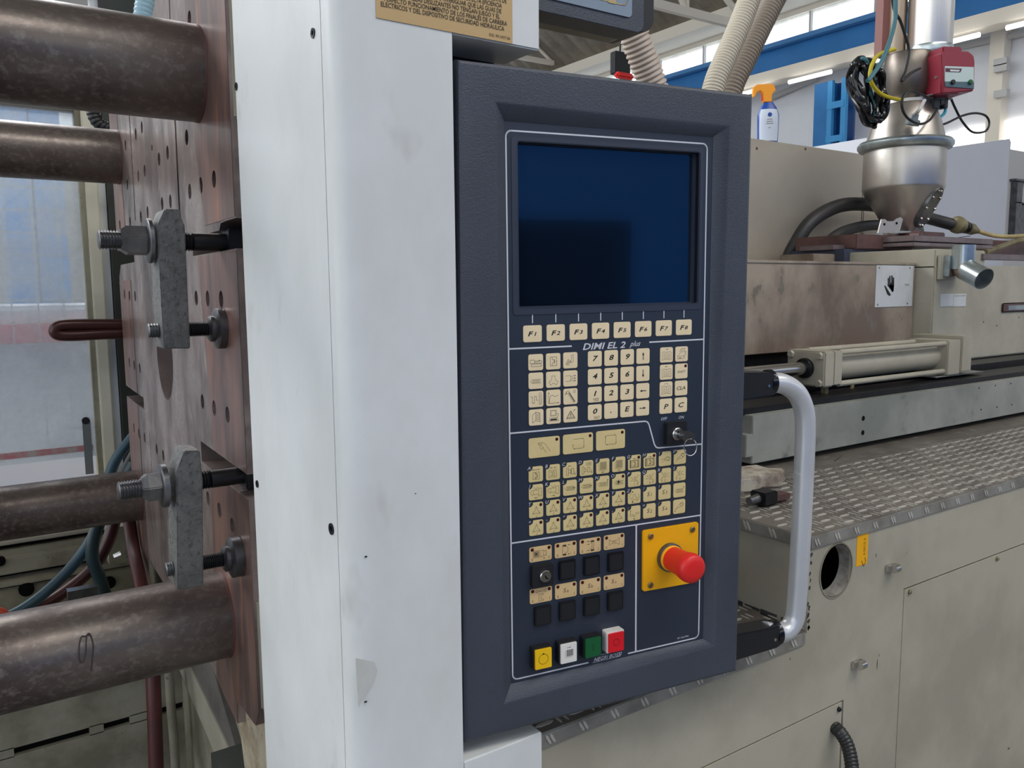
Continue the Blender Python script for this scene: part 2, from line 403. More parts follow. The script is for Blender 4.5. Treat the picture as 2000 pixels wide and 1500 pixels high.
# blue crane runway girder with its rail and tubes
XG = 12.0
g = thing('crane_girder', 'long blue crane runway girder running under the strip of windows', 'girder', (XG, 6, .302*XG))
zt, zb = .340*XG, .302*XG
MB().box((XG+.06, -6, zb+.05), (XG+.09, 19.5, zt-.05)).build('web', m_blue, g)
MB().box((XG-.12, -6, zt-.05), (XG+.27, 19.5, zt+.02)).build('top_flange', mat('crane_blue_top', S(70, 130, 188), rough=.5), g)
MB().box((XG-.06, -6, zb-.14), (XG+.27, 19.5, zb+.05)).build('bottom_flange', m_cream, g)
t0 = None
for k in range(18):
    y = -2+1.15*k
    if t0 is None:
        t0 = MB().cyl((0, 0, 0), (0, .8, 0), .035, 8).build('fluorescent_tube', m_tube, g, loc=(-.1, y-6, -.24), world=False)
    else: dup(t0, g, (-.1, y-6, -.24))
# blue laced column
XC = 12.2
cb = thing('hall_column', 'blue built-up steel column with square openings behind the spray bottle', 'column', (XC, onX(1620, 300, XC).y, -1.5))
ya, yb, yc, yd = onX(1590, 200, XC).y, onX(1617, 200, XC).y, onX(1626, 200, XC).y, onX(1650, 200, XC).y
MB().box((XC, yb, -1.5), (XC+.3, ya, zb-.3)).build('side_flange', m_blue, cb)
MB().box((XC-.02, yc, -1.5), (XC+.05, yb, zb-.3)).build('edge_flange', m_blue2, cb)
MB().box((XC-.02, yd-.03, -1.5), (XC+.05, yd+.06, zb-.3)).build('edge_flange', m_blue2, cb)
MB().box((XC+.25, yd, -1.5), (XC+.3, yb, zb-.3)).build('back_flange', mat('crane_blue_shaded', S(24, 74, 132), rough=.5), cb)  # darker copy of the column blue, shade inside the openings coloured in
for pa, pb in ((122, 135), (199, 212), (265, 277), (335, 348)):
    p, q = onX(1630, pa, XC).z, onX(1630, pb, XC).z
    MB().box((XC-.03, yd, p), (XC+.02, yb, q)).build('batten', m_blue2, cb)
# conduit and bracket on the white wall
for a, b, lab in (((1500, 193), (1596, 152), 'thin grey conduit on the white wall between the spray bottle and the blue column'), ((1856, 94), (2010, 62), 'thin grey conduit on the white wall right of the maroon motor box')):
    tag(MB().cyl(onX(*a, XW-.1), onX(*b, XW-.1), .05, 8).build('wall_conduit', m_cabg), lab, 'pipe')
pc = thing('wall_pilaster', 'cream wall pilaster with small fittings beyond the motor box', 'pilaster', onX(1948, 330, 12.8))
a, b = onX(1934, 80, 12.8), onX(1962, 80, 12.8)
MB().box((12.8, a.y, -1.5), (13, b.y, 4)).build('post', m_cream, pc)
for py in (118, 130, 180):
    p = onX(1958, py, 12.75); MB().box((12.7, p.y-.08, p.z-.07), (12.8, p.y+.1, p.z+.03)).build('fitting', m_cabg, pc)
# black and red hanging fitting seen over the console
hk = thing('hanging_controller', 'black and red hanging fitting just left of the pinkish corrugated hose', 'controller', onY(1222, 150, 7))
mb = MB(); pbox(mb, 1203, 98, 1232, 148, 7, .1); mb.build('body', m_black, hk, bevel=.01)
mb = MB(); pbox(mb, 1207, 138, 1240, 156, 6.95, .08); mb.build('red_cap', m_red, hk, bevel=.02)
p = onY(1217, 98, 7); MB().cyl((p.x, 7.05, p.z), (p.x, 7.05, 6.6), .012, 6).build('suspension_cable', m_black, hk)

# ================================================================ TIE BARS AND PLATEN
PXo = .3272
PLO = V3((PXo, 1.3, 0)); PLS = V3((.0369, 1, 0)).normalized(); PLN = V3((-1, .0369, 0)).normalized()
def onPl(x, y):
    p = onP(x, y, PLO, PLN); return ((p-PLO).dot(PLS), p.z)
s_near = (1.1186-1.3)*1.0; s_far = 1.03
pl = thing('mould_platen', 'upright oily brown steel platen full of bolt holes', 'platen', (PXo, 1.3, -1.0))
slots = []
zu0, zu1 = onPl(440, 489)[1], onPl(440, 447)[1]
zl1, zl0 = onPl(458, 909)[1], onPl(470, 962)[1]
su, sl_ = onPl(376, 480)[0], onPl(393, 880)[0]
fu0, fu1 = onPl(262, 512)[1], onPl(262, 480)[1]
fl0, fl1 = onPl(282, 800)[1], onPl(282, 778)[1]
fsu, fsl = onPl(262, 500)[0], onPl(281, 790)[0]
ztop = .75
dn = lambda x, y: onPl(x, y)
zua = dn(452, 428)[1]
outer = [(s_near, ztop), (s_near, zua), (dn(440, 430)[0], zua), (dn(431, 436)[0], dn(431, 436)[1]), (dn(428, 447)[0], zu1), (su, zu1), (su, zu0), (s_near, zu0), (s_near, zl1), (sl_, zl1), (sl_, zl0), (s_near, zl0)]
p = dn(506, 1391); outer += [(s_near, p[1]), dn(500, 1417), dn(470, 1376), dn(464, 1372), dn(464.5, 1413), dn(439, 1361), dn(412, 1297)]
outer += [(s_far, dn(412, 1297)[1]+.0), (s_far, fl0), (fsl, fl0), (fsl, fl1), (s_far, fl1), (s_far, fu0-.03), (s_far-.04, fu0), (fsu, fu0), (fsu, fu1), (s_far, fu1)]
pz = dn(317, 0); outer += [(s_far, dn(235, 120)[1]), dn(298, 30), (pz[0]-.25, pz[1]+.16), (pz[0]-.25, ztop)]
hol = [(513, 325, 0), (434, 415, 0), (848, 655, 0), (737, 740, 0), (550, 890, 0), (468, 960, 0), (1097, 455, 0), (1137, 1160, 0), (1288, 1080, 0), (1460, 1000, 0), (885, 1290, 0), (777, 1320, 0), (588, 1430, 0), (500, 1490, 0), (300, 560, 0), (325, 1070, 0), (645, 590, 1),
       (233, 265, 2), (290, 245, 2), (360, 230, 2), (293, 1165, 2), (357, 1185, 2), (425, 1190, 2), (1222, 1215, 2), (1377, 1220, 2), (1553, 1230, 2),
       (357, 720, 4), (420, 755, 4), (487, 795, 4), (1303, 1230, 4), (1462, 1315, 4), (1637, 1400, 4),
       (417, 240, 6), (480, 310, 6), (550, 365, 6), (707, 515, 6), (793, 600, 6), (1375, 1160, 6), (1530, 1310, 6), (1700, 180, 8)]
off = {0: 200, 1: 200, 2: 400, 4: 600, 6: 800, 8: 1000}
holes = []
for a, b, k in hol:
    s, z = dn(200+a/6.667, off[k]+b/6.667); holes.append(circ(s, z, .0125 if k != 1 else .006, 14))
s, z = dn(371, 38); holes.append(circ(s, z, .0125, 14))
s, z = dn(321, 690); big = circ(s, z-.005, .088, 40)
# grooves cut in the face
def groove(x0, y0, x1, y1, w):
    a = dn(x0, y0); b = dn(x1, y1); return [(a[0]-w, a[1]), (a[0]+w, a[1]), (b[0]+w, b[1]), (b[0]-w, b[1])]
gr = [groove(341, 215, 352, 440, .0065), groove(252, 215, 264.5, 430, .006), groove(292, 842, 297, 925, .003)]
g3 = dn(330, -20); g4 = dn(332, 38); gr.append([(g3[0]-.004, g3[1]), (g3[0]+.004, g3[1]), (g4[0]+.004, g4[1]), (g4[0]-.004, g4[1])])
fp = MB().prism(outer, PLO, PLS, EZ, -PLN, .05, holes=holes+[big]+gr, hd=.045)
fp.build('machined_face', m_platen, pl, smooth=20)
# the rusty band towards the near edge and the far rim: thin primer coat left on the casting
for nm, pts in (('primer_band', [(s_near+.001, ztop), (s_near+.001, zua+.002), (dn(436, 430)[0], zua+.002), (dn(402, 452)[0], zua+.002), (dn(372, 200)[0], dn(372, 200)[1]), (dn(372, 200)[0], ztop)]),
                ('primer_band', [(s_near+.001, zu0-.002), (s_near+.001, zl1+.002), (dn(418, 870)[0], zl1+.002), (dn(388, 520)[0], zu0-.002)]),
                ('primer_band', [(s_near+.001, zl0-.002), dn(505.7, 1390), dn(500, 1416.5), dn(470, 1375.5), dn(464.2, 1371.5), dn(464.6, 1412), dn(440, 1361), dn(424, 1322), (dn(416, 1000)[0], zl0-.002)]),
                ('primer_band', [(s_far-.001, dn(235, 150)[1]), (s_far-.001, fu1+.002), (s_far-.17, fu1+.002), (s_far-.14, dn(235, 150)[1])]),
                ('primer_band', [(s_far-.001, fu0-.04), (s_far-.001, fl1+.002), (s_far-.2, fl1+.002), (s_far-.2, fu0-.04)]),
                ('primer_band', [(s_far-.001, fl0-.002), (s_far-.001, dn(300, 1290)[1]), (s_far-.22, dn(300, 1290)[1]), (s_far-.19, fl0-.002)])):
    # holes of the face that fall in the band are cut through it too
    xs = [q[0] for q in pts]; zs = [q[1] for q in pts]
    def inside(c):
        cx = sum(q[0] for q in c)/len(c); cy = sum(q[1] for q in c)/len(c)
        ins = False; n = len(pts)
        for i in range(n):
            (ax, ay), (bx, by) = pts[i], pts[(i+1) % n]
            if (ay > cy) != (by > cy) and cx < (bx-ax)*(cy-ay)/(by-ay)+ax: ins = not ins
        return ins
    hh = [h for h in holes if inside(h) and all(min(abs(q[0]-x) for x in (min(xs),)) > .001 for q in h)]
    MB().prism(pts, PLO+PLN*.0008, PLS, EZ, -PLN, .0008, holes=hh, hd=.0008, floor=False).build(nm, m_rust, pl)
# casting behind the face, stepped near edge painted beige
ya_ = 1.1186
MB().box((.372, ya_+.004, -.68), (.62, 2.3, zl0-.0)).build('casting', m_beiged, pl)
MB().prism([(s_near+.05, zl0), (s_far-.03, zl0), (s_far-.03, dn(235, 140)[1]), (dn(303, 34)[0]-.02, dn(303, 34)[1]-.03), (pz[0]-.3, pz[1]+.12), (pz[0]-.3, ztop), (s_near+.05, ztop)], PLO-PLN*.051, PLS, EZ, -PLN, .25).build('casting', m_beiged, pl)
for za, zb_, ex, mm in ((dn(443, 240)[1], ztop, .0, m_beige), (zua, dn(443, 240)[1], .006, m_cast), (zl1, zu0, .006, m_cast), (onPl(490, 1165)[1], zl0, .006, m_cast), (onPl(505, 1392)[1], onPl(490, 1165)[1], .0, m_beige)):
    MB().box((.3205+.004, ya_-.004+ex, za+.002), (.372, ya_+.02, zb_-.002)).build('casting_edge', mm, pl, bevel=.003)
# foot of the casting, below the diagonal of the platen
ft = [dn(412, 1297), dn(430, 1300), dn(470, 1340), dn(506, 1385), dn(512, 1500), dn(500, 1560), dn(470, 1560), dn(455, 1440), dn(440, 1362)]
MB().prism(ft, PLO-PLN*.012, PLS, EZ, -PLN, .10).build('casting_foot', m_cast, pl)

def tie_bar(Y, z, r, label):
    X0 = PXo+.0369*(Y-1.3)
    t = thing('tie_bar', label, 'steel bar', (X0-.8, Y, z-r), 'tie bars')
    MB().lathe([(r*.985, 0), (r, .012), (r, 1.9)], (X0+.03, Y, z), (-1, 0, 0), 64).build('shaft', m_bar, t, smooth=50)
    MB().lathe([(r+.0006, 0), (r+.0006, .004), (r, .006)], (X0+.0, Y, z), (-1, 0, 0), 64, cap=False).build('collar', mat('rust_ring', S(96, 62, 56), rough=.5), t)
    return t
tie_bar(1.3, .3166, .0685, 'thick round tarnished steel bar nearest and highest, crossing the top left corner')
tie_bar(2.2, .3177, .063, 'round tarnished steel bar farther back, just below the thickest top bar')
tie_bar(2.2, -.5117, .063, 'dark round steel bar farther back passing behind the lower clamp')
tb4 = tie_bar(1.3, -.5140, .0675, 'thick round steel bar at the bottom left with a chalked loop mark')
# scrawled loop mark on the lowest bar
def barmark(px, py):
    r = ray(px, py); Y0, Z0, R0 = 1.3, -.5140, .0678
    a = r.y**2+r.z**2; b = -2*(r.y*Y0+r.z*Z0); c = Y0**2+Z0**2-R0**2
    t = (-b-math.sqrt(max(b*b-4*a*c, 0)))/(2*a); return r*t
mk = [(178, 1243), (172, 1240), (166, 1243), (160, 1243), (156, 1252), (154, 1268), (154, 1285), (158, 1294), (163, 1290), (167, 1272), (168, 1252), (170, 1240), (175, 1238), (180, 1250), (182, 1265), (180, 1285), (178, 1310)]
MB().tube([barmark(*q) for q in mk], .0011, 5).build('scrawled_mark', mat('mark_brown', S(66, 54, 52), rough=.6), tb4)

# ---------------------------------------------------------------- mould clamps
def threads(p, q, r, pitch=.0036, n=18):
    p, q = V3(p), V3(q); L = (q-p).length; prof = []; k = int(L/pitch); prof.append((r*.78, 0))
    for i in range(k):
        prof += [(r*.85, i*pitch+.0004), (r, i*pitch+pitch*.45), (r, i*pitch+pitch*.55), (r*.85, (i+1)*pitch-.0004)]
    prof.append((r*.7, L)); return MB().lathe(prof, p, q-p, n)
def clamp(label, prof, cpx, zst, zjs, nut, wash, thr, stud1, head, pad, jend, q):
    Yc = 1.3+dn(*cpx)[0]-.004; dp = .054; Yf = Yc-dp/2; zst = onY(*zst, Yc).z; zjs = onY(*zjs, Yc).z; XQ = PXo+.0369*(Yc-1.3)
    P = [onY(x, y, Yf) for x, y in prof]
    t = thing('mould_clamp', label, 'clamp', (P[0].x, Yc, min(p.z for p in P)), 'mould clamps')
    MB().prism([(p.x, p.z) for p in P], (0, Yf, 0), EX, EZ, EY, dp).build('clamp_body', m_forge, t, bevel=.0015)
    X = lambda px, py: onY(px, py, Yc).x
    z = zst
    x_l = min(p.x for p in P); x_r = max(p.x for p in P)
    # hex nut
    xa, xb = X(nut[0], nut[2]), X(nut[1], nut[2]); hx = []
    MB().lathe([(.0150, 0), (.0210, .008), (.0210, xb-xa-.002), (.0185, xb-xa)], (xa, Yc, z), EX, 6, U=V3((0, -math.cos(.12), math.sin(.12)))).build('nut', m_gun, t, bevel=.0012, smooth=20)
    xw = X(wash[0], nut[2])
    MB().lathe([(.028, 0), (.0302, .0015), (.0302, x_l-xb-.0005 if x_l-xb > .004 else .008), (.026, x_l-xb if x_l-xb > .004 else .009)], (x_l-.0095, Yc, z), EX, 32).build('washer', m_gun, t)
    threads((X(thr[0], thr[1]), Yc, z), (xa+.004, Yc, z), .0130).build('threaded_stud', m_gun, t)
    xs = X(stud1, nut[2])
    threads((x_r-.01, Yc, z), (xs, Yc, z), .0130).build('threaded_stud', m_bolt, t)
    xh = X(head[0], head[1])
    MB().cyl((xs-.001, Yc, z), (xh, Yc, z), .0126, 24).build('stud_shank', m_bolt, t)
    MB().box((xh, Yc-.019, z-.019), (xh+.035, Yc+.019, z+.019)).build('stud_head', m_bolt, t, bevel=.0015)
    # jack screw with its pad
    zj = zjs; xp0, xp1 = X(pad[0], pad[2]), XQ-.001
    threads((X(jend[0], jend[1]), Yc, zj), (x_l+.004, Yc, zj), .0104).build('jack_screw', m_gun, t)
    threads((x_r-.006, Yc, zj), (xp0+.004, Yc, zj), .0104, .0026).build('jack_screw', m_bolt, t)
    MB().lathe([(.014, 0), (.0185, .003), (.0185, .008), (.023, .009), (.0292, .012), (.0292, xp1-xp0-.001), (.028, xp1-xp0)], (xp0, Yc, zj), EX, 36).build('pressure_pad', m_gun, t)
    return t
clamp('dark grey steel clamp bolted on the upper part of the brown platen', [(320, 681), (372, 681), (361, 440), (354, 425), (353, 409), (322, 408), (307, 441)], (437, 640), (400, 473), (385, 643),
      (234, 290, 478), (285, 303), (192, 482), 378, (440, 468), (405, 437, 640), (288, 645), None)
clamp('lighter grey steel clamp bolted low on the platen in front of the dark bar', [(346.5, 1153), (398, 1145), (396, 940), (391, 880), (360, 881), (345, 922)], (470, 1090), (440, 932), (415, 1096),
      (275, 328, 957), (325, 341), (231, 968), 413, (473, 926), (434, 468, 1090), (322, 1105), None)

# brown bent lever sticking out behind the platen
lv = MB().tube([onY(x, y, 2.36) for x, y in ((262, 634), (200, 634), (150, 634), (118, 636), (108, 643), (112, 653), (140, 655), (200, 652), (262, 650))], .0150, 12)
tag(lv.build('bent_lever', mat('brown_lacquer', S(72, 42, 38), rough=.3, metal=.3)), 'dark brown bent rod sticking out left of the platen', 'rod')

# ================================================================ REAR GUARD, HOSES, BED (left background)
YG = 2.75
def gx(x, y): return onY(x, y, YG)
gd = thing('rear_guard', 'beige framed rear safety guard with a dirty clear window', 'guard', (gx(150, 900).x, YG, -1.0))
a, b = gx(-60, 205), gx(152, 940); xr0, xr1 = gx(175, 560).x, gx(201, 560).x
xpl = gx(165, 400).x
MB().box((-1.6, YG, -.50), (xr0-.01, YG+.006, gx(100, 213).z)).build('window_pane', m_pane, gd)
MB().box((xr0-.012, YG-.02, -.60), (xr0+.003, YG+.03, .75)).build('gasket_strip', m_beiged, gd)
MB().box((xr0+.003, YG-.035, -.60), (xr1, YG+.05, .75)).build('post', mat('post_cream', S(216, 212, 194), S(200, 194, 172), 6, .6, .5), gd, bevel=.003)
MB().box((xr1, YG-.015, -.60), (xr1+.022, YG+.04, .75)).build('post_flange', mat('pale_edge', S(240, 244, 242), rough=.6), gd)
MB().box((-1.6, YG-.02, gx(100, 213).z), (xr0, YG+.04, gx(100, 203).z)).build('top_rail', m_beige, gd)
# window dressing: red stripe, handle slot
p, q = gx(0, 893), gx(200, 868)
MB().box((-1.2, YG-.002, p.z-.008), (xr0-.02, YG, p.z+.010)).build('red_stripe', mat('faded_red', S(186, 120, 124), S(176, 170, 168), 30, .9, .6), gd)
p, q = gx(160, 822), gx(178, 925)
MB().box((p.x, YG-.004, q.z), (p.x+.022, YG, p.z)).build('drip_stain', mat('grime', S(112, 116, 118), rough=.7), gd)
MB().cyl((p.x+.010, YG-.006, p.z), (p.x+.010, YG, p.z), .011, 12).build('latch_hole', m_black, gd)
# wire grid beyond the pane
wg = MB()
for k in range(26): x = -1.5+.072*k; wg.box((x, YG+.25, -.5), (x+.004, YG+.254, .45))
for k in range(14): z = -.45+.07*k; wg.box((-1.5, YG+.25, z), (xr0, YG+.254, z+.004))
o = wg.build('wire_mesh', m_cabg, gd); o['kind'] = 'stuff'
# the next bay seen through the pane
bw = thing('bay_column', 'blurred blue column seen through the dirty guard window', 'column', onY(20, 600, 8)-EZ*1.0, 'blue columns behind the guard window')
MB().box((.0, 0, -.5), (.22, .25, 4.0)).build('post', m_blue, bw, loc=(0, 0, 0), world=False)
for px in (84,):
    c = dup(bw); c.location = onY(px, 600, 8)-EZ*1.0+EZ*H
    for ch in list(bw.children): dup(ch, c)
cabd = thing('distant_machine', 'grey blurred machine seen through the lower half of the guard window', 'machine', onY(60, 780, 6.5))
MB().box((-2.6, 6.5, -1.5), (1.2, 7.8, -.10)).build('body', m_cabw, cabd, bevel=.03)
MB().box((-2.0, 6.45, -.35), (.9, 6.5, -.22)).build('stripe', m_redb, cabd)
MB().box((-2.6, 6.6, -.10), (-.2, 7.6, .55)).build('guard', m_cabg, cabd, bevel=.03)
# dark cover between guard and platen
cvr = thing('rear_cover', 'dark olive machine cover strip between guard post and platen', 'cover', (xr1+.1, YG-.1, -1.0))
MB().box((xr1+.024, YG-.04, -.62), (xr1+.6, YG+.02, .66)).build('cover_sheet', m_olive, cvr)
mb = MB(); mb.box((gx(180, 13).x, YG-.12, gx(180, 60).z), (gx(275, 13).x, YG-.06, .85)); mb.build('top_cover', m_olive, cvr)
mb = MB(); mb.box((gx(173, 10).x-.01, YG-.10, gx(176, 50).z), (gx(180, 10).x, YG-.06, .85)); mb.build('edge_strip', m_white, cvr)
mb = MB(); mb.box((gx(125, 4).x, YG-.15, gx(140, 8).z), (gx(162, 4).x, YG-.06, .85)); mb.build('junction_box', m_beige, cvr)
tag(MB().tube([onY(x, y, 2.5) for x, y in ((278, 60), (279, 30), (283, 0), (290, -60), (300, -200), (306, -420))], .0235, 14, rib=.012, amp=.05).build('pale_hose', m_lhose), 'pale blue corrugated hose rising behind the top bar', 'hose')
tag(MB().tube([onY(x, y, 2.5) for x, y in ((168, 120), (172, 180), (178, 205), (186, 232), (200, 246), (222, 252), (260, 252))], .016, 12, rib=.010, amp=.08).build('black_corrugated_hose', m_conduit), 'short black corrugated hose between the two upper bars', 'hose')
# rails of the machine bed behind
bd = thing('rear_bed', 'beige rear bed of the machine with long rails at lower left', 'machine bed', (0, 2.6, -1.5))
def railY(y0, y1, Y, d, m, x1=262, nm='rail'):
    z0 = onY(100, y0, Y).z; z1 = onY(100, y1, Y).z
    MB().box((-1.6, Y, z1), (.55, Y+d, z0)).build(nm, m, bd, bevel=.003)
railY(1042, 1052, 2.66, .12, m_beige); railY(1052, 1062, 2.70, .1, m_void)
railY(1062, 1078, 2.66, .1, m_beiged); railY(1078, 1108, 2.63, .1, m_beiged); railY(1108, 1122, 2.68, .1, m_void)
railY(1122, 1132, 2.62, .1, m_beiged); railY(1134, 1420, 2.64, .1, m_beiged, nm='bed_wall')
for px, py, r in ((0, 1097, .014), (52, 1152, .02), (214, 1139, .018), (235, 1047, .012), (236, 1072, .012)):
    p = onY(px, py, 2.62); MB().lathe([(r*.6, 0), (r, .002), (r, .012)], (p.x, 2.62, p.z), EY, 14).build('bolt_head', m_void, bd)
p = onY(232, 1060, 2.6); MB().box((p.x-.03, 2.59, p.z-.06), (p.x+.05, 2.64, p.z+.05)).build('bracket', m_beiged, bd)
p = onY(222, 1088, 2.55); MB().lathe([(.008, 0), (.009, .02)], p, (1, 0, .3), 8).build('fitting', m_chrome, bd)
p = onY(150, 1162, 2.3); MB().box((p.x-.02, 2.3, p.z-.02), (p.x+.05, 2.33, p.z+.012)).build('steel_key', m_gun, bd)
# inner beige panels under the lowest bar
ip = thing('drip_tray', 'beige inner sheet metal panels below the lowest bar', 'panel', (0, 2.0, -1.5))
YT = 2.0
z_a = onY(256, 1405, YT).z
MB().box((-1.5, YT, z_a+.008), (.40, YT+.02, onY(0, 1250, YT).z)).build('upper_panel', m_beiged, ip)
MB().box((-1.5, YT, -1.5), (.40, YT+.02, z_a-.010)).build('lower_panel', m_beiged, ip)
MB().box((-1.5, YT+.012, z_a-.012), (.40, YT+.022, z_a+.010)).build('slot_backing', m_void, ip)
for u0, u1 in ((-60, 25), (176, 204), (256, 300)):
    a, b = onY(u0, 1440, YT).x, onY(u1, 1440, YT).x
    MB().box((a, YT, z_a-.012), (b, YT+.015, z_a+.010)).build('slot_bridge', m_beiged, ip)
# stepped beige plates running under the platen
XS = .395
st = thing('bed_side', 'beige and grey bed plates running back beneath the platen', 'bed plate', (XS, 1.6, -1.5))
def sp(px, py): p = onX(px, py, XS); return (p.y, p.z)
def strip(pts, m, off, nm):
    MB().prism([sp(*q) for q in pts], (XS-off, 0, 0), EY, EZ, EX, .02+off).build(nm, m, st)
strip([(300, 1300), (345, 1300), (434, 1500), (438, 1512), (290, 1512)], m_beiged, 0, 'wide_plate')
strip([(345, 1300), (350, 1300), (444, 1500), (436, 1500)], m_void, -.006, 'groove')
strip([(350, 1295), (372, 1290), (466, 1490), (438, 1500)], m_beige, .006, 'ledge_plate')
strip([(372, 1290), (412, 1280), (470, 1480), (464, 1490)], mat('grey_plate', S(104, 100, 96), S(84, 78, 74), 12, .8, .6), .003, 'grey_plate')
MB().box((XS+.01, 1.05, -1.5), (.50, 2.5, -.75)).build('bed_block', m_beiged, st)
p = onX(460, 1495, XS-.03); MB().box((XS-.06, p.y-.04, p.z-.12), (XS-.005, p.y+.05, p.z+.01)).build('foot_block', m_olive, st)
# hoses in the gap
def hose(name, pts, Y, r, m, lab, cat='hose', n=14):
    pp = [onY(x, y, Y if not isinstance(Y, (list, tuple)) else Y[i]) for i, (x, y) in enumerate(pts)]
    return tag(MB().tube(pp, r, n).build(name, m), lab, cat)
hose('blue_hose', [(-40, 1222), (40, 1192), (120, 1128), (180, 1050), (205, 960), (225, 900), (262, 850)], 2.45, .0145, m_bhose, 'pale blue hose sweeping from the lower left corner up to the platen')
hose('teal_hose', [(262, 905), (230, 960), (190, 1030), (180, 1085), (195, 1130), (215, 1190)], 2.40, .0165, m_ghose, 'dark teal hose hanging in a curve in front of the bed rails')
hose('red_hose', [(-30, 1225), (60, 1192), (120, 1160), (180, 1110), (215, 1050), (232, 980)], 2.5, .016, m_rhose, 'dark red hose running under the pale blue hose')
hose('grey_hose', [(262, 880), (235, 935), (225, 985), (205, 1060), (190, 1090)], 2.52, .010, mat('grey_rubber', S(78, 84, 86), rough=.45), 'thin dark grey hose between the blue hose and the platen')
hose('red_pipe', [(250, 1000), (262, 1080), (280, 1160), (296, 1260), (300, 1350), (303, 1430), (306, 1530)], (2.3, 2.2, 2.0, 1.9, 1.86, 1.84, 1.82), .0155, m_rpipe, 'rusty red pipe standing beside the platen below the dark bar', 'pipe')
hose('beige_conduit', [(330, 1310), (334, 1380), (340, 1450), (344, 1530)], 1.92, .010, m_beiged, 'thin beige conduit standing next to the red pipe', 'pipe')
hose('orange_hose', [(-30, 1190), (0, 1196), (10, 1202)], 2.3, .012, mat('orange_rubber', S(226, 96, 70), rough=.4), 'bit of bright orange hose at the left edge of the picture')

# ================================================================ WHITE CASING
YF = .69
cs = thing('machine_casing', 'tall white sheet metal casing with a notch that holds the console', 'casing', (.35, .8, -1.5))
xc, xn, xe = .289, .405, .5065
poly = [(xc, .7205), (xc, YF+.020)]
for i in range(1, 7):
    a = math.radians(90*i/6); poly.append((xc+.020-.020*math.cos(a), YF+.020-.020*math.sin(a)))
poly += [(xn, YF), (xn, .984), (xc+.004, .984), (xc+.004, .7205)]
znt, znb = .3411*YF, -.7074*YF
MB().prism(poly, (0, 0, -1.5), EX, EY, EZ, 2.4).build('front_cover', m_white, cs, smooth=25)
MB().box((xc, .7222, -1.5), (xc+.006, .984, .9)).build('side_panel', m_white, cs)
MB().box((xn, YF, znt), (xe, .755, .9)).build('upper_arm', m_white, cs, bevel=.0015)
MB().box((xn, YF, -1.5), (xe, .984, znb)).build('lower_arm', m_white, cs, bevel=.0015)
MB().box((xn+.001, .756, znt-.10), (.496, .80, znt+.2)).build('pivot_mount', m_black, cs, bevel=.002)
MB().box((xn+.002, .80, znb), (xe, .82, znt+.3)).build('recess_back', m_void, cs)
for px, py, r in ((612, 65, .0045), (648, 1033, .0058), (462, 169, .0045), (503, 945, .0045)):
    p = onX(px, py, xc); MB().lathe([(r*.45, .0), (r*.5, -.001), (r, -.0012), (r, .001)], (xc, p.y, p.z), EX, 16).build('screw', m_bolt, cs)
for px, py, w, h in ((712, 1373, 5, 3), (713, 1089, 4, 3), (810, 965, 3, 2)):
    p = onY(px, py, YF); MB().box((p.x, YF-.0003, p.z), (p.x+w*.0005, YF+.001, p.z+h*.0004)).build('chip', m_ink, cs)
# dent of bare filler low on the front
dd = [(694, 1285), (731, 1293), (737, 1310), (730, 1332), (712, 1358), (700, 1382), (697, 1340)]
MB().prism([(onY(x, y, YF).x, onY(x, y, YF).z) for x, y in dd], (0, YF-.0004, 0), EX, EZ, EY, .0006).build('scuffed_patch', mat('scuff', S(200, 200, 196), S(212, 212, 208), 30, .6, .6), cs)
# printed instruction label
lb = thing('instruction_label', 'tan printed label in black capitals on the top of the white casing', 'label', onY(870, 40, YF))
LO = onY(735, 34, YF-.0008); LR = onY(1001, 86, YF-.0008)
x0, x1, zb_ = LO.x, LR.x, (LO.z+LR.z)/2
MB().box((x0, YF-.0009, zb_), (x1, YF-.0001, zb_+.26)).build('backing', m_lbl, lb)
fl = lambda x, z: V3((x, YF-.0013, z))
tx = MB()
rows = [('ELECTRICOS Y DEL DISPOSITIVO DE SECURIDAD HIDRAULICA', (744, 18), (983.5, 61)), ('PERFECTO FUNCIONAMIENTO DE LOS FINALES DE CARRERA', (743, -1), (989, 51)),
        ('PIEZAS DESLIZANTES NO TENGAN JUEGO Y EL', (None, None), (975, 37)), ('ES NECESARIO AVERIGUAR QUE LAS GUAS DE', (None, None), (978, 27)), ('MANTENGAN UNA PERFECTA EFICIENCIA', None, (979, 16)), ('PARA QUE NORMALMENTE DE', None, (988, 7)), ('ATENCION', None, (900, -26))]
ra = onY(743, 13.5, YF); rb = onY(983.5, 61, YF)
z0_, z4_ = onY(983.5, 61, YF).z, onY(979, 16, YF).z; zr = [z0_+(z4_-z0_)/4*k+.0019 for k in range(7)]
hh = .0040; wfull = rb.x-ra.x
for k, (s_, a_, b_) in enumerate(rows):
    v, f_, w_ = textgeo(s_, .006, 1); xr = onY(b_[0], b_[1], YF).x
    ww = wfull if k < 2 else wfull*len(s_)/50*(.96)
    tx.text(s_, xr-ww/2, zr[k], hh, xs=ww/(w_*hh), bold=.006, fr=fl)
tx.text('DIS. 90.1037.06', onY(975, 72, YF).x, onY(975, 72, YF).z, .0026, fr=fl)
tx.build('lettering', m_ink, lb)

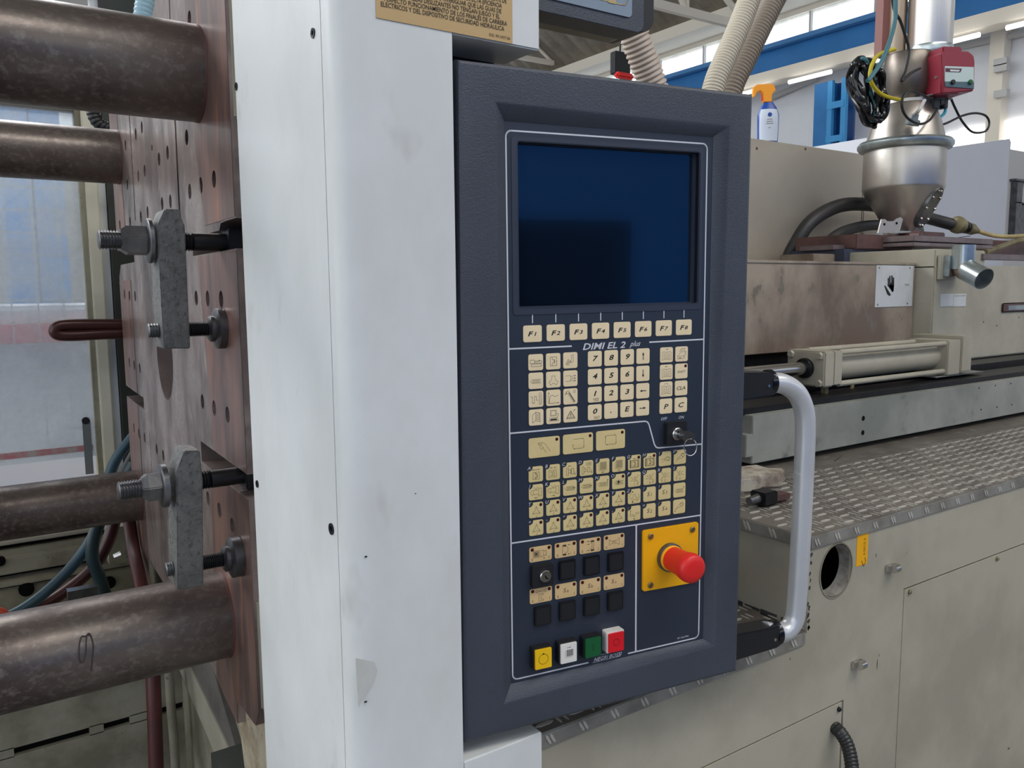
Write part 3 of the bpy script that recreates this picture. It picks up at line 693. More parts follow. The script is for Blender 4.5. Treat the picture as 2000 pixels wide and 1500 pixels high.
# second console above, at the top edge
YC2 = .775
c2 = thing('upper_console', 'dark rounded console at the top edge with a blue-grey faceplate', 'console', onY(1150, 40, YC2))
pR = onY(1250, 62, YC2); xl = .645; zbt = onY(1250, 62, YC2).z
def rbox(x0, z0, x1, z1, r): return rrect(x0, z0, x1, z1, r, 5)
xR = onY(1262, 40, YC2).x
MB().prism(rbox(xl-.135, zbt, xR, zbt+.3, .012), (0, YC2+.004, 0), EX, EZ, EY, .035).build('housing', m_dark, c2, bevel=.003)
MB().prism(rbox(xl-.12, onY(1243, 66, YC2+.04).z, onY(1250, 40, YC2+.04).x, zbt+.29, .012), (0, YC2+.039, 0), EX, EZ, EY, .05).build('rear_shell', m_blackg, c2, bevel=.003)
MB().prism(rbox(xl-.11, onY(1205, 85, YC2+.15).z, onY(1218, 70, YC2+.15).x, zbt+.28, .02), (0, YC2+.089, 0), EX, EZ, EY, .065).build('rear_cover', m_black, c2)
fpR = onY(1237, 34, YC2)
MB().prism(rbox(xl-.10, fpR.z, fpR.x, zbt+.28, .006), (0, YC2+.0025, 0), EX, EZ, EY, .002).build('faceplate', m_lblg, c2)
g0, g1 = onY(1120, -12, YC2), onY(1229, 11, YC2)
MB().ribbon(rrect(g0.x, g1.z, g1.x, g1.z+.05, .008, 5), .0012, closed=True, fr=lambda x, z: V3((x, YC2+.0020, z))).build('gold_border', m_gold, c2)
p = onY(1205, 4, YC2); MB().box((p.x-.012, YC2+.0018, p.z-.002), (p.x, YC2+.0026, p.z+.02)).build('gold_mark', m_gold, c2)
exec_panel = True

# ================================================================ THE CONSOLE
PO = V3((.37937891, .52828447, -.03654518))*1.3
PU = V3((.98451245, -.17511638, .00833555)); PV = V3((.00959903, .00636933, -.99993364)); PN = PU.cross(PV)
PM = Matrix((PU, -PV, -PN)).transposed().to_4x4(); PM.translation = PO
k_ = .001
cp = thing('control_console', 'dark blue-grey machine control console with screen, cream keys and white printed lines', 'control panel', M=PM)
def pq(x, y, o=0): return V3((x*k_, -y*k_, o*k_))          # console mm -> local
def PL(px, py, o=0):
    """console mm of a pixel, on the plane o mm in front of the membrane"""
    p = onP(px, py, PO-PN*(o*k_), PN)-PO+PN*(o*k_); return p.dot(PU)/k_, p.dot(PV)/k_
def P2(l): return [(a*k_, -b*k_) for a, b in l]
LX, LY, LZ = V3((1, 0, 0)), V3((0, 1, 0)), V3((0, 0, 1))
def lprism(poly, o, h, m, name, parent=cp, loc=None, bevel=0, holes=(), hd=None, floor=True):
    """poly in mm, top at o, going h deep, in console coordinates"""
    return MB().prism(P2(poly), (0, 0, o*k_), LX, LY, -LZ, h*k_, holes=[P2(q) for q in holes], hd=None if hd is None else hd*k_, floor=floor).build(name, m, parent, loc=loc, world=False, bevel=bevel)
# housing: outer shell, sloped inner frame
oc = [(-80.3, -262.6), (271.5, -257.6), (268.4, 421.8), (-88.4, 424.4)]
ic = [(-41.7, -225.3), (238.9, -221), (233.5, 382), (-42, 390)]
nc = [(-28.6, -210.5), (224.0, -209.4), (222.8, 374.2), (-29.5, 375)]
hb = MB()
def ring(a, oa, b, ob):
    n = len(hb.v); hb.v += [pq(x, y, oa) for x, y in a]+[pq(x, y, ob) for x, y in b]
    for i in range(4): hb.f.append((n+i, n+(i+1) % 4, n+4+(i+1) % 4, n+4+i))
def inset(l, d): 
    cx = sum(p[0] for p in l)/4; cy = sum(p[1] for p in l)/4
    return [(x-d*(1 if x > cx else -1), y-d*(1 if y > cy else -1)) for x, y in l]
ring(oc, -62, oc, 4); ring(oc, 4, inset(oc, 1.7), 8.5); ring(inset(oc, 1.7), 8.5, inset(oc, 4.5), 10)
ring(inset(oc, 4.5), 10, inset(ic, -1.2), 10); ring(inset(ic, -1.2), 10, inset(ic, 1.0), 9.2); ring(inset(ic, 1.0), 9.2, nc, .4); ring(nc, .4, nc, -2)
n = len(hb.v); hb.v += [pq(x, y, -62) for x, y in oc]; hb.f.append((n, n+1, n+2, n+3))
hb.build('housing', m_dark, cp, world=False, smooth=28)
# membrane sheet with the window hole
win = rrect(-14.2, -191.5, 206.5, -26.8, 2, 3)
lprism([(nc[0][0]-.3, nc[0][1]-.3), (nc[1][0]+.3, nc[1][1]-.3), (nc[2][0]+.3, nc[2][1]+.3), (nc[3][0]-.3, nc[3][1]+.3)], 0, 1.2, m_mem, 'membrane', holes=[win], hd=1.2, floor=False)
# raised lip around the window, stepped bezel and the glass
def frame(a, b, o, h, m, name): lprism(a, o, h, m, name, holes=[b], hd=h, floor=False)
frame(rrect(-21.5, -196.5, 211.5, -19.5, 4, 4), rrect(-15.6, -192.4, 207.6, -25.4, 3, 4), .6, .6, m_mem2, 'window_lip')
frame(rrect(-22, -199, 214, -18, 5, 4), win, -1.2, 5, m_blackg, 'window_bezel')
frame(rrect(-22, -199, 214, -18, 5, 4), rrect(-13, -190.5, 203.5, -27.8, 1, 2), -6.2, 3, m_mem, 'window_bezel')
lprism([(-16, -193), (208, -193), (208, -25), (-16, -25)], -9.2, 2, m_screen, 'screen')
# printed border lines, as thin raised ink
ln = MB(); fr = lambda x, y: pq(x, y, .06)
def L_(pl, w=1.6, closed=False): ln.ribbon(pl, w, closed=closed, fr=fr)
def arc(cx, cy, r, a0, a1, n=5): return [(cx+r*math.cos(math.radians(a0+(a1-a0)*i/n)), cy+r*math.sin(math.radians(a0+(a1-a0)*i/n))) for i in range(n+1)]
xl_, xr_, yt_, yb_ = -27, 216.6, -201.6, 371.2
L_(arc(xl_+6, yt_+6, 6, 180, 270)+arc(xr_-6, yt_+6, 6, 270, 360)+arc(xr_-6, yb_-6, 6, 0, 90)+[(118.5, yb_)])
L_([(65.5, yb_)]+arc(xl_+6, yb_-6, 6, 90, 180)+[(xl_, yt_+6)])
L_([(xl_, 14.6), (45.5, 14.9)]); L_([(143.5, 14.9), (xr_, 14.7)])
L_([(xl_, 102), (138, 102.9), (141.5, 104), (143.5, 107), (151, 130.5), (153.5, 134), (157, 135), (xr_, 136.2)])
L_([(xl_, 219.4), (xr_, 221)]); L_([(127.8, 220.6), (128.3, 371)], 2.0)
for x, y, sx, sy in ((xl_, 14.6, 1, 1), (xl_, 14.6, 1, -1), (xr_, 14.7, -1, 1), (xr_, 14.7, -1, -1), (xl_, 102, 1, 1), (xl_, 102, 1, -1), (xr_, 136.2, -1, 1), (xr_, 136.2, -1, -1), (xl_, 219.4, 1, 1), (xl_, 219.4, 1, -1), (xr_, 221, -1, 1), (xr_, 221, -1, -1), (127.8, 220.8, 1, 1), (127.8, 220.8, -1, 1), (128.3, 371, 1, -1), (128.3, 371, -1, -1)):
    pts = [(x, y), (x+3.2*sx, y), (x+1.1*sx, y+1.1*sy), (x, y+3.2*sy)]
    ln.add([pq(a, b, .05) for a, b in pts], [(0, 1, 2, 3)])
for i in range(8): L_([(26.91*i+.4, -21.5), (26.91*i+.4, -11.2)], 1.15)
ln.build('border_lines', m_line, cp, world=False)
# printed words
wd = MB(); wb = MB(); wo = MB(); wr = MB(); fw = lambda x, y: pq(x, -y, .07)
def T(mb, s, x, y, h, **k): mb.text(s, x, -y, h, fr=fw, **k)
T(wd, 'DIMI EL 2', 86.5, 16.2, 6.6, xs=1.34, bold=.018, shear=.35); T(wd, 'plus', 125.5, 15.6, 5.6, shear=.45, bold=.005, xs=.95)
T(wo, 'OFF', 163.5, 102.2, 3.2, shear=.25); T(wo, 'ON', 187, 102.4, 3.2, shear=.25)
T(wb, 'NEGRI BOSSI', 91.3, 369.6, 4.2, shear=.35, xs=1.02); T(wr, '891-036.979G', 194, 366.6, 1.9)
wl = MB()
for s_, x, y in zip('ABCDEFGHI', range(9), [0]*9): T(wl, s_, x*20.34-4.8, 141.2, 3.5, shear=.25, xs=1.1)
T(wl, 'SP', 9*20.34-4.4, 141.0, 3.5, shear=.25)
for r_, s_ in ((1, 'JKLMNOPQRS'), (2, 'TUVWXYZ?!'), (3, "+-*:.,;=/")):
    for i, ch in enumerate(s_): T(wl, ch, i*20.34-4.8, 141.2+19.4*r_, 3.5, shear=.25, xs=1.1)
wb.ribbon([(73.5, 365.4), (109.5, 365.2)], .35, fr=lambda x, y: pq(x, y, .07)); wb.ribbon([(71.5, 372.6), (107, 372.2)], .35, fr=lambda x, y: pq(x, y, .07))
wl.build('key_letters', m_line, cp, world=False)
for q_, nm in ((wd, 'title_lettering'), (wo, 'switch_lettering'), (wb, 'maker_lettering'), (wr, 'part_number')): q_.build(nm, m_line, cp, world=False)

# ---- keys
KM = {}
def keymesh(kind, w, h, m):
    if kind in KM: return KM[kind]
    if kind == 'notch':
        poly = [(-w/2+4.2, -h/2)]+[q for q in rrect(-w/2, -h/2, w/2, h/2, 2, 3) if not (q[0] < -w/2+4 and q[1] < -h/2+4)]
        # order: start right-top ... end left side, then the notch arc
        r_ = rrect(-w/2, -h/2, w/2, h/2, 2, 3); poly = r_[:12]+[(-w/2, -h/2+4.6)]+[(-w/2+1.9, -h/2+4.6), (-w/2+3.6, -h/2+3.6), (-w/2+4.6, -h/2+1.9), (-w/2+4.6, -h/2)]
    else: poly = rrect(-w/2, -h/2, w/2, h/2, 2.2 if w < 30 else 2.4, 4)
    o = lprism(poly, .9, .9, m, 'key', bevel=.00018); KM[kind] = o.data; o.name = 'key_proto'; D.objects.remove(o); return KM[kind]
def key(kind, w, h, m, x, y, name='key'):
    me = keymesh(kind, w, h, m); o = D.objects.new(name, me); COL.objects.link(o); o.parent = cp; o.location = pq(x, y); WM[o.name] = PM; return o
def legend(ko, fn, m=m_ink):
    mb = MB(); g = G(mb); fn(g)
    if mb.v: mb.build('legend', m, ko, loc=(0, 0, 0), world=False)
class G:                                         # small drawing kit, mm, y up, above the key face
    def __init__(s, mb): s.mb = mb; s.f = lambda x, y: V3((x*k_, y*k_, .00095))
    def l(s, pl, w=.38, c=False): s.mb.ribbon(pl, w, closed=c, fr=s.f); return s
    def r(s, x0, y0, x1, y1, w=.38): return s.l([(x0, y0), (x1, y0), (x1, y1), (x0, y1)], w, True)
    def p(s, pl):
        s.mb.add([s.f(*q) for q in pl], [tuple(range(len(pl)))]); return s
    def a(s, x0, y0, x1, y1, w=.38, hd=1.7):
        d = math.atan2(y1-y0, x1-x0); s.l([(x0, y0), (x1-math.cos(d)*hd*.8, y1-math.sin(d)*hd*.8)], w)
        return s.p([(x1, y1), (x1-hd*math.cos(d-.42), y1-hd*math.sin(d-.42)), (x1-hd*math.cos(d+.42), y1-hd*math.sin(d+.42))])
    def t(s, st, x, y, h, **k): s.mb.text(st, x, y, h, fr=s.f, **k); return s
    def o(s, x, y, r, w=.38, a0=0, a1=360, n=16): 
        s.l([(x+r*math.cos(math.radians(a0+(a1-a0)*i/n)), y+r*math.sin(math.radians(a0+(a1-a0)*i/n))) for i in range(n+1)], w); return s
    def star(s, n=None, led=False, k=1):
        for a in (90, 210, 330):
            c, d = math.cos(math.radians(a)), math.sin(math.radians(a)); q = lambda u, v: (k*(c*u-d*v), k*(d*u+c*v)-1.4)
            s.l([q(1.6, 1.3), q(3.6, 1.3), q(3.6, -1.3), q(1.6, -1.3)], .32)
            if n: e = q(3.9, 0); f_ = q(5.8, 0); s.a(*e, *f_, w=.32, hd=1.4)
        for a in (30, 150, 270):
            c, d = math.cos(math.radians(a)), math.sin(math.radians(a)); s.l([(k*2.05*math.cos(math.radians(a-21)), k*2.05*math.sin(math.radians(a-21))-1.4), (k*2.05*math.cos(math.radians(a+21)), k*2.05*math.sin(math.radians(a+21))-1.4)], .32)
        if n: s.t(n, .2, -7.1, 2.2, shear=.2)
        return s
    def screw(s, y=0, dx=0):
        s.l([(-6.4+dx, y), (-4.2+dx, y+2.1), (5.5+dx, y+2.1)], .3); s.l([(-6.4+dx, y), (-4.2+dx, y-2.1), (5.5+dx, y-2.1)], .3)
        s.l([(-4.2+dx, y+1.1), (5.5+dx, y+1.1)], .25); s.l([(-4.2+dx, y-1.1), (5.5+dx, y-1.1)], .25)
        for i in range(5): s.l([(-4+dx+1.7*i, y-1.2), (-2.7+dx+1.7*i, y+1.2)], .42)
        return s
    def mould(s, x=0, y=-.5, g=0, k=1):
        s.l([(x-3.6-g, y+4*k), (x-1-g, y+4*k), (x-1-g, y+1.4*k), (x+.8-g, y+1.4*k), (x+.8-g, y-1.4*k), (x-1-g, y-1.4*k), (x-1-g, y-4*k), (x-3.6-g, y-4*k)], .34, True)
        s.l([(x+3.8, y+4*k), (x-.4, y+4*k), (x-.4, y+2.2*k), (x+1.5, y+2.2*k), (x+1.5, y-2.2*k), (x-.4, y-2.2*k), (x-.4, y-4*k), (x+3.8, y-4*k)], .34, True); return s
    def grid(s, x0, y0, x1, y1, n=8, w=.22):
        for i in range(n+1):
            s.l([(x0+(x1-x0)*i/n, y0), (x0+(x1-x0)*i/n, y1)], w); s.l([(x0, y0+(y1-y0)*i/n), (x1, y0+(y1-y0)*i/n)], w)
        return s
    def book(s, bar=0, arr=0):
        s.l([(-6, -5.6), (-6, 2.8), (-4.6, 3.6), (0, 2.9), (4.6, 3.6), (6, 2.8), (6, -5.6), (0, -4.6)], .32, True).l([(0, 2.9), (0, -4.6)], .3)
        for i in range(5): s.l([(-4.5, 1.6-1.3*i), (-1.3, 1.2-1.3*i)], .25).l([(4.5, 1.6-1.3*i), (1.3, 1.2-1.3*i)], .25)
        if arr == 1: s.a(-1.6, 6.2, 2.2, 6.2)
        if arr == -1: s.a(1.6, 6.2, -2.2, 6.2)
        if arr == 2: s.l([(2, 4.4), (2, 6.4), (-2, 6.4), (-2, 4.4)], .3)
        return s
    def nozz(s, x, y, d):
        s.l([(x, y+1.8), (x+2*d, y+1.8), (x+3.2*d, y+.8), (x+3.2*d, y-.8), (x+2*d, y-1.8), (x, y-1.8)], .3); return s
def led(ko, x, y, r=1.75):
    MB().prism([(a*k_, b*k_) for a, b in circ(0, 0, r, 14)], (0, 0, .0011), LX, LY, -LZ, .0003).build('indicator', m_led, ko, loc=(x*k_, y*k_, 0), world=False)
for i in range(8):
    k0 = key('fkey', 21.2, 17.2, m_key, 26.91*i, 0)
    legend(k0, lambda g, i=i: g.t('F', -2.4, -.1, 4.6, shear=.4, xs=1.45, bold=.035).t(str(i+1), 3.2, -.4, 3.8, shear=.35, xs=1.45, bold=.025))
def f00(g): g.r(-6.5, -1, -1.6, 2.5).l([(-1.6, 1.4), (6.5, 1.4), (6.5, -1), (-1.6, -1)]).l([(-1.6, .4), (4, .4)]).r(-5.4, -4.4, 6.2, -1.8).p([(3, 2.2), (5, 2.2), (4, 1.2)])
def f01(g): g.r(-3.6, -4.6, 4, 4.6).l([(-1.4, 4.6), (-1.4, 1.6), (.8, 1.6), (.8, -1.6), (-1.4, -1.6), (-1.4, -4.6)]).l([(1.4, 2.4), (1.4, -2.4)]).l([(.8, 0), (4, 0)])
def f02(g): g.l([(1, 5), (3.4, 5.6), (3.4, -.2), (2.4, -2.2), (.6, -2.4), (.6, .4), (1.4, 1.8)], .34, True).l([(-5.5, -4.2), (-3, 1), (-1.8, .6), (-3, -3), (-.6, -.4), (.4, -1.2), (-2.6, -5), (-5.5, -4.2)]).l([(-4.4, -1.8), (-3.4, -4)])
def f10(g): g.screw(-.6)
def f11(g): g.star(None, k=1.45)
def f12(g):
    g.l([(-6, 3), (-.6, 3), (1.8, 1.9), (1.8, -1.9), (-.6, -3), (-6, -3)], .3).l([(0, 2.6), (0, -2.6)], .3)
    for y in (2.6, 0, -2.6): g.a(2.6, y, 6.4, y, hd=2)
def f20(g): g.l([(-6.4, 2.6), (-4.4, 2.6), (-4.4, -4), (-2, -4), (-2, 3), (.2, 3), (.2, -1.2), (2, -1.2)]).l(rrect(3.4, -6, 6, 6.4, 1.2), .3, True); [g.l([(3.6, -4.4+1.6*i), (5.8, -4.4+1.6*i)], .22) for i in range(6)]
def f21(g): g.a(-5.6, -6, -5.6, 6.4).a(-5.8, -5.6, 6.6, -5.6).l([(-5.2, -5), (-4.4, 0), (-3, 2.4), (-1.2, 2.8), (1, 1.4), (3, 1.6), (6, 2.6)])
def f22(g): g.l([(-5.6, 5.4), (-2.6, 6.4), (-1.4, 4.8), (5.4, -5.4), (3.6, -6.6), (-3.4, 3.4), (-5, 3.4)], .34, True).l([(-2, 4), (4.6, -5.8)], .9).r(3.6, 4, 5.6, 6.4, .3).l([(-4.6, 4.4), (-6.4, 2)], .6)
def f30(g): g.l([(-4.4, -5.6), (-4.4, 2.4), (-.6, 5.6), (4.2, 4.4), (4.2, -5), (-.6, -3.4), (-.6, 5.6)]).l([(-4.4, -5.6), (-.6, -3.4)]); [g.l([(0, 4-1.2*i), (3.6, 3.2-1.2*i)], .3) for i in range(6)]
def f31(g): g.r(-3.8, 0, 3, 6).r(-2.8, 1, 2, 5.2, .25).l([(-4.6, -2), (4.4, -2), (5.6, -5.4), (-5.6, -5.4)], .34, True).p([(-3.6, -3), (3.4, -3), (4.2, -4.8), (-4.4, -4.8)]).l([(3, 2), (5.4, 2), (5.4, 0), (4, -1.6)])
def f32(g): g.l([(-5, -4.2), (0, 3.8), (5, -4.2)], .6, True).l([(-3.4, -3.2), (0, 2.2), (3.4, -3.2)], .25, True).l([(0, .6), (0, -1.6)], .7).l([(0, -2.4), (0, -2.7)], .7).a(3.2, 2.6, 5.4, 5.6)
IC = [[f00, f01, f02], [f10, f11, f12], [f20, f21, f22], [f30, f31, f32]]
for j in range(4):
    for i in range(3): legend(key('skey', 16.9, 16.9, m_key, 3.4+20.3*i, 29.8+19.26*j), IC[j][i])
num = ['789', '456', '123', '0.E']
for j in range(4):
    for i in range(4):
        ko = key('skey', 16.9, 16.9, m_key, 73.7+20.3*i, 29.8+19.3*j)
        if i == 3:
            d = [(0, -4, 0, 4.4), (0, 4, 0, -4.4), (4, 0, -4.2, 0), (-4, 0, 4.2, 0)][j]; legend(ko, lambda g, d=d: g.a(*d, w=.95, hd=3.6))
        else:
            ch = num[j][i]
            def fn(g, ch=ch, j=j, i=i):
                dy = 1.2 if (i == 0 and j > 1) else .6
                g.t(ch, .3, dy, 5.2 if ch != '.' else 5, shear=.35, xs=1.4, bold=.03)
                if (i, j) == (0, 2): g.t('YES', 1, -5.6, 3.2, shear=.2)
                if (i, j) == (0, 3): g.t('NO', 2.4, -5.8, 3, shear=.25)
            legend(ko, fn)
def prn(g): g.l([(-5.6, -2.6), (-1.6, 2), (5.6, 2.8), (3, -2)], .3, True).l([(-5.6, -2.6), (-5.6, -5.4), (3, -5), (3, -2)], .3).l([(3, -5), (5.6, .4), (5.6, 2.8)], .3).l([(-3, 2.4), (-1, 6.2), (4.6, 6.6), (3.4, 2.6)], .3).l([(-1.4, 4.6), (3, 5)], .25).l([(-1.8, 3.4), (2.6, 3.8)], .25).p([(-3.6, -4), (-1, -3.8), (-1, -4.6), (-3.6, -4.8)])
RT = [[lambda g: g.book(arr=1), prn], [lambda g: g.book(arr=-1), lambda g: g.t('SHIFT', 0, -.8, 2.7, shear=.25, xs=1.1)],
      [lambda g: g.book(arr=2), lambda g: g.t('CLA', 0, 0, 3.8, shear=.3, xs=1.2, bold=.012)], [lambda g: g.t('P', .4, -.4, 5.2, shear=.35, xs=1.4, bold=.02), lambda g: g.t('C', 0, 0, 5.2, shear=.35, xs=1.4, bold=.02)]]
for j in range(4):
    for i in range(2):
        ko = key('skey', 16.9, 16.9, m_key, 165.5+20.3*i, 30.0+19.3*j); legend(ko, RT[j][i])
        if (i, j) == (1, 1): led(ko, 5.4, 5.6)
def hand(g): g.l([(2, -6), (-3, 1), (-7, 3.4), (-7.6, 5), (-2, 5.2), (.6, 3.8), (7, -5)], .3).l([(-6.6, 4.2), (-4.6, 2)], .3).l([(-5, 4.6), (-3.6, 2.4)], .3).l([(-3.4, 4.8), (-2.2, 2.8)], .3).l([(-6, 1), (-4, -2.4), (-1, 0)], .3)
def cyc(g): g.a(-6, 5, 6.6, 5).a(6.8, 4.4, 6.8, -5).a(6.6, -5.4, -6, -5.4).l([(-6.4, -4.8), (-6.4, -1.4)]).l([(-7.6, -1.4), (-5.2, -1.4)])
def cyc2(g): g.a(-6.2, 5, 6.2, 5).a(6.6, 4.8, 6.6, -4.8).a(6.4, -5, -6, -5).a(-6.6, -4.8, -6.6, 4.8)
for i, fn in enumerate((hand, cyc, cyc2)):
    ko = key('wide', 36.6, 21.3, m_key2, 12.6+40.5*i, 120.1-.2*i, 'mode_key'); legend(ko, fn); led(ko, 14.6, 7.2)
def mlt(dx, ar, g_=0): 
    def fn(g):
        g.mould(dx, -1.6, g_, .95)
        for (a, b) in ar: g.a(a, 4.9, b, 4.9, hd=1.6)
    return fn
def mC(g): g.l([(-4.4, 2.6), (-2, 2.6), (-2, -5.6), (-4.4, -5.6)], .34, True).l([(-2, .2), (1, .2), (1, -3), (-2, -3)]).r(1.4, -4.4, 4.4, 1.6).a(1.6, 4.6, -2.6, 4.6).a(6, -2.4, 6, -6)
def mD(g): g.l([(-5.6, 2), (-3.4, 2), (-3.4, -6), (-5.6, -6)], .34, True).l([(-3.4, -.4), (-1, -.4), (-1, -3.6), (-3.4, -3.6)]).r(1.2, -4.4, 4, .8).r(-.4, 3, 5.6, 6, .3).a(.4, 4.5, 4.8, 4.5).a(6, -2, 6, -6)
def gE(d): return lambda g: g.grid(-3.4, -3.6, 4.4, 4.6, 9).l([(-4.6, -4.6), (-5, 3.4)], .25).l([(-4.6, -4.6), (3.4, -4.8)], .25).a(-2*d, -6.6, 2*d, -6.6)
def gG(d): return lambda g: g.r(-6.2, -5.8, 6, 2.6).mould(0, -1.6, 0, .85).l([(-5.2, -5.8), (-5.2, 2.6)], .9).l([(4.6, -5.8), (4.6, 2.6)], .6).a(-2*d, 4.2, 2*d, 4.2)
def fI(g): g.l([(-6.2, -.6), (-1, .2), (2, 1.8), (6, 1.8), (6, -2.6), (2, -2.4), (-1.2, -.8)], .32).l([(-4, -3.6), (0, -1), (2, 2)], .3).o(4, -.4, 1.6, .3)
def fSP(g): g.l([(-5, -4.4), (-2.6, -.6), (0, .6), (2, 3.6), (5.6, 4.4), (5.8, 1), (3, -1.6), (-.4, -1.4), (-3.4, -3)], .34).o(4, 2, 1.8, .5)
def fJ(d): return lambda g: g.l([(3, 2.2), (-5, 2.2), (-6.2, .8), (-6.2, -1.2), (-5, -2.6), (3, -2.6)], .3).l([(-3, 2.2), (-3, -2.6)], .3).r(3, -4.4, 6.4, 4, .32).l([(-2.4, 5.4), (-.2, 2.6)], .3).l([(2, 5.4), (-.2, 2.6)], .3).a(-1.8*d, -6, 1.8*d, -6)
def fL(d): return lambda g: g.screw(-.6).a(6.6 if d < 0 else 3.4, -.6, 3.4 if d < 0 else 6.8, -.6, .5, 2)
def fN(g): g.screw(-.8).a(6, -2.8, 6, 4.8, .4, 1.8)
def fO(g): g.screw(-1, .6).p([(0, 2.4), (-2.2, -1), (-.6, -1), (-1.2, -4.4), (1.8, .2), (.2, .2)])
def fP(n, left, dn_): 
    def fn(g):
        x = -1 if left else 1
        g.l([(x*-6, 4), (x*-3.6, 4), (x*-3.6, 1.8), (x*-1.8, 1.8), (x*-1.8, -1.4), (x*-3.6, -1.4), (x*-3.6, -3.4), (x*-6, -3.4)], .3).nozz(x*5.6, .4, -x)
        for y in (2.6, .4, -1.8): g.a(-1.4 if dn_ > 0 else 1.4, y, 1.4 if dn_ > 0 else -1.4, y, .3, 1.4)
        g.t(n, 0, -5.8, 2.4, shear=.2).a(x*-4.2, -7.2, x*-4.2, -4.2, .35, 1.4)
    return fn
def fZ(g): g.star(None, k=1.05); g.o(0, -.6, 6, .34, 110, 200); g.o(0, -.6, 6, .34, -60, 30); g.p([(-3, 6.4), (-1, 5.2), (-3, 4.4)]); g.p([(-2.6, -7.4), (-3.4, -5.4), (-.8, -5.8)])
def fR3(g): g.r(-5.8, -3.2, -1.6, -1, .3).r(2, -1.4, 6.2, .6, .3).l([(-1.4, -2.6), (-.2, -3), (-.2, -4), (1.6, -2.2)], .3).a(-5, -1, -5, 4, .35, 1.6).a(0, -7.4, 0, -5, .6, 1.8)
def fpt(g): g.l([(-6.4, -5), (-2.6, -.4), (.4, 2.6), (4, 5), (5.6, 3.6), (5, 1), (2.4, -.8), (-1, -1), (-5.6, -2.8)], .34).o(3, 2, 1.6, .35).p([(-6.6, -6), (-6, -3.8), (-5.4, -5.4)])
S4 = lambda s_: (lambda g: g.t(s_[0], -1.6, .4, 4.6, shear=.2, xs=1.2).t(s_[1], 2.2, -.4, 3.6, shear=.2, xs=1.1))
rowsK = [[mlt(.2, [(0, -4.4), (0, 4.4)]), mlt(0, [(-4, -.6), (4, .6)], 1.4), mC, mD, gE(-1), gE(1), gG(-1), gG(1), fI, fSP],
         [fJ(-1), fJ(1), fL(-1), fL(1), fN, fO, fP('1', True, 1), fP('2', True, 1), fP('3', False, 1), fP('4', False, -1)],
         ['1', '2', '3', '4', '5', '6', fZ, S4('S1'), S4('S3'), lambda g: g.screw(-.6).a(5.6, 1.6, 5.6, 4.8, .35, 1.6)],
         ['1', '2', '3', '4', '5', '6', fR3, S4('S2'), S4('S4'), fpt]]
for j in range(4):
    for i in range(10):
        plain = i == 9 and j > 1
        ko = key('splain' if plain else 'notch', 16.6, 16.6, m_key2, 2.4+20.34*i, 148.2+19.4*j)
        f_ = rowsK[j][i]
        legend(ko, (lambda g, n=f_: g.star(n)) if isinstance(f_, str) else f_)
        if isinstance(f_, str) or (i, j) in ((6, 0), (7, 0), (5, 1)): led(ko, 5.3, 5.4)
# tan function plates with two indicators, 0 and 1
def w1(g): g.r(-9, -3.6, -1.4, 4, .3).grid(-8, -2.6, -2.4, 3, 6, .3).r(0, -3.4, 3.4, 3.6, .3).l([(3.4, 2), (6.4, 3), (6.4, -2.6), (3.4, -2)]).a(4, -4.6, 4, -6.6).p([(-6.2, -1.4), (-6.2, 1.8), (-3.8, .2)])
def w2(g): g.l([(-4, 4), (-4, -5)], .4).p([(-4, 5.6), (.4, 5.6), (.4, 3.8), (-4, 3.8)]).p([(-4, -4.6), (.4, -4.6), (.4, -6.4), (-4, -6.4)]).l([(-1.6, 3.6), (2.6, 2), (2.6, -2.4), (-1.6, -4.4)], .34).a(6, 5, 2, 5, .4).a(6, -5.2, 2, -5.2, .4)
def w3(g): g.l([(4, 4), (4, -5)], .4).p([(.4, 5.6), (4.6, 5.6), (4.6, 3.8), (.4, 3.8)]).p([(.4, -4.6), (4.6, -4.6), (4.6, -6.4), (.4, -6.4)]).l([(-.4, 3), (2, 3), (2, -3.6), (-.4, -3.6)], .34).a(-5, 5, -1, 5, .4).a(-5, -5.2, -1, -5.2, .4).a(-5, 1.6, -1, 1.6, .3)
def w4(g): g.l([(-6.4, 3), (-3.6, 1), (3, 1), (6.4, 4), (6.4, -4.2), (3, -1.8), (-3.6, -1.8), (-6.4, -3.4)], .32, True).l([(-2.4, 0), (2.6, 1.4)], .3).l([(-2.4, -.4), (2.6, -1)], .3)
def w5(g): g.l([(-2.6, 1.6), (-2.6, -6.4), (2.8, -6.4), (2.8, -4.6), (0, -4.6), (0, 0), (2.8, 0), (2.8, 1.6)], .34, True).o(-4.4, 4.6, 1.3, .34).o(5, 4.6, 1.3, .34).a(3, 4.6, -2.4, 4.6).l([(-7.4, 4.6), (-5.8, 4.6)])
WS = [[w1, w2, w3, w4], [w5, S4('Sa'), S4('Sb'), S4('Sc')]]
for j in range(2):
    for i in range(4):
        ko = key('tan', 26.6, 16.6, m_key3, 7.1+30.44*i+.1, 235.6+46.2*j, 'function_plate')
        f_ = WS[j][i]; legend(ko, lambda g, f_=f_: (f_(g), g.t('0', -10.2, -5.4, 3), g.t('1', 10.2, -5.0, 3)))
        led(ko, -10, 5.6, 1.9); led(ko, 10, 5.6, 1.9)
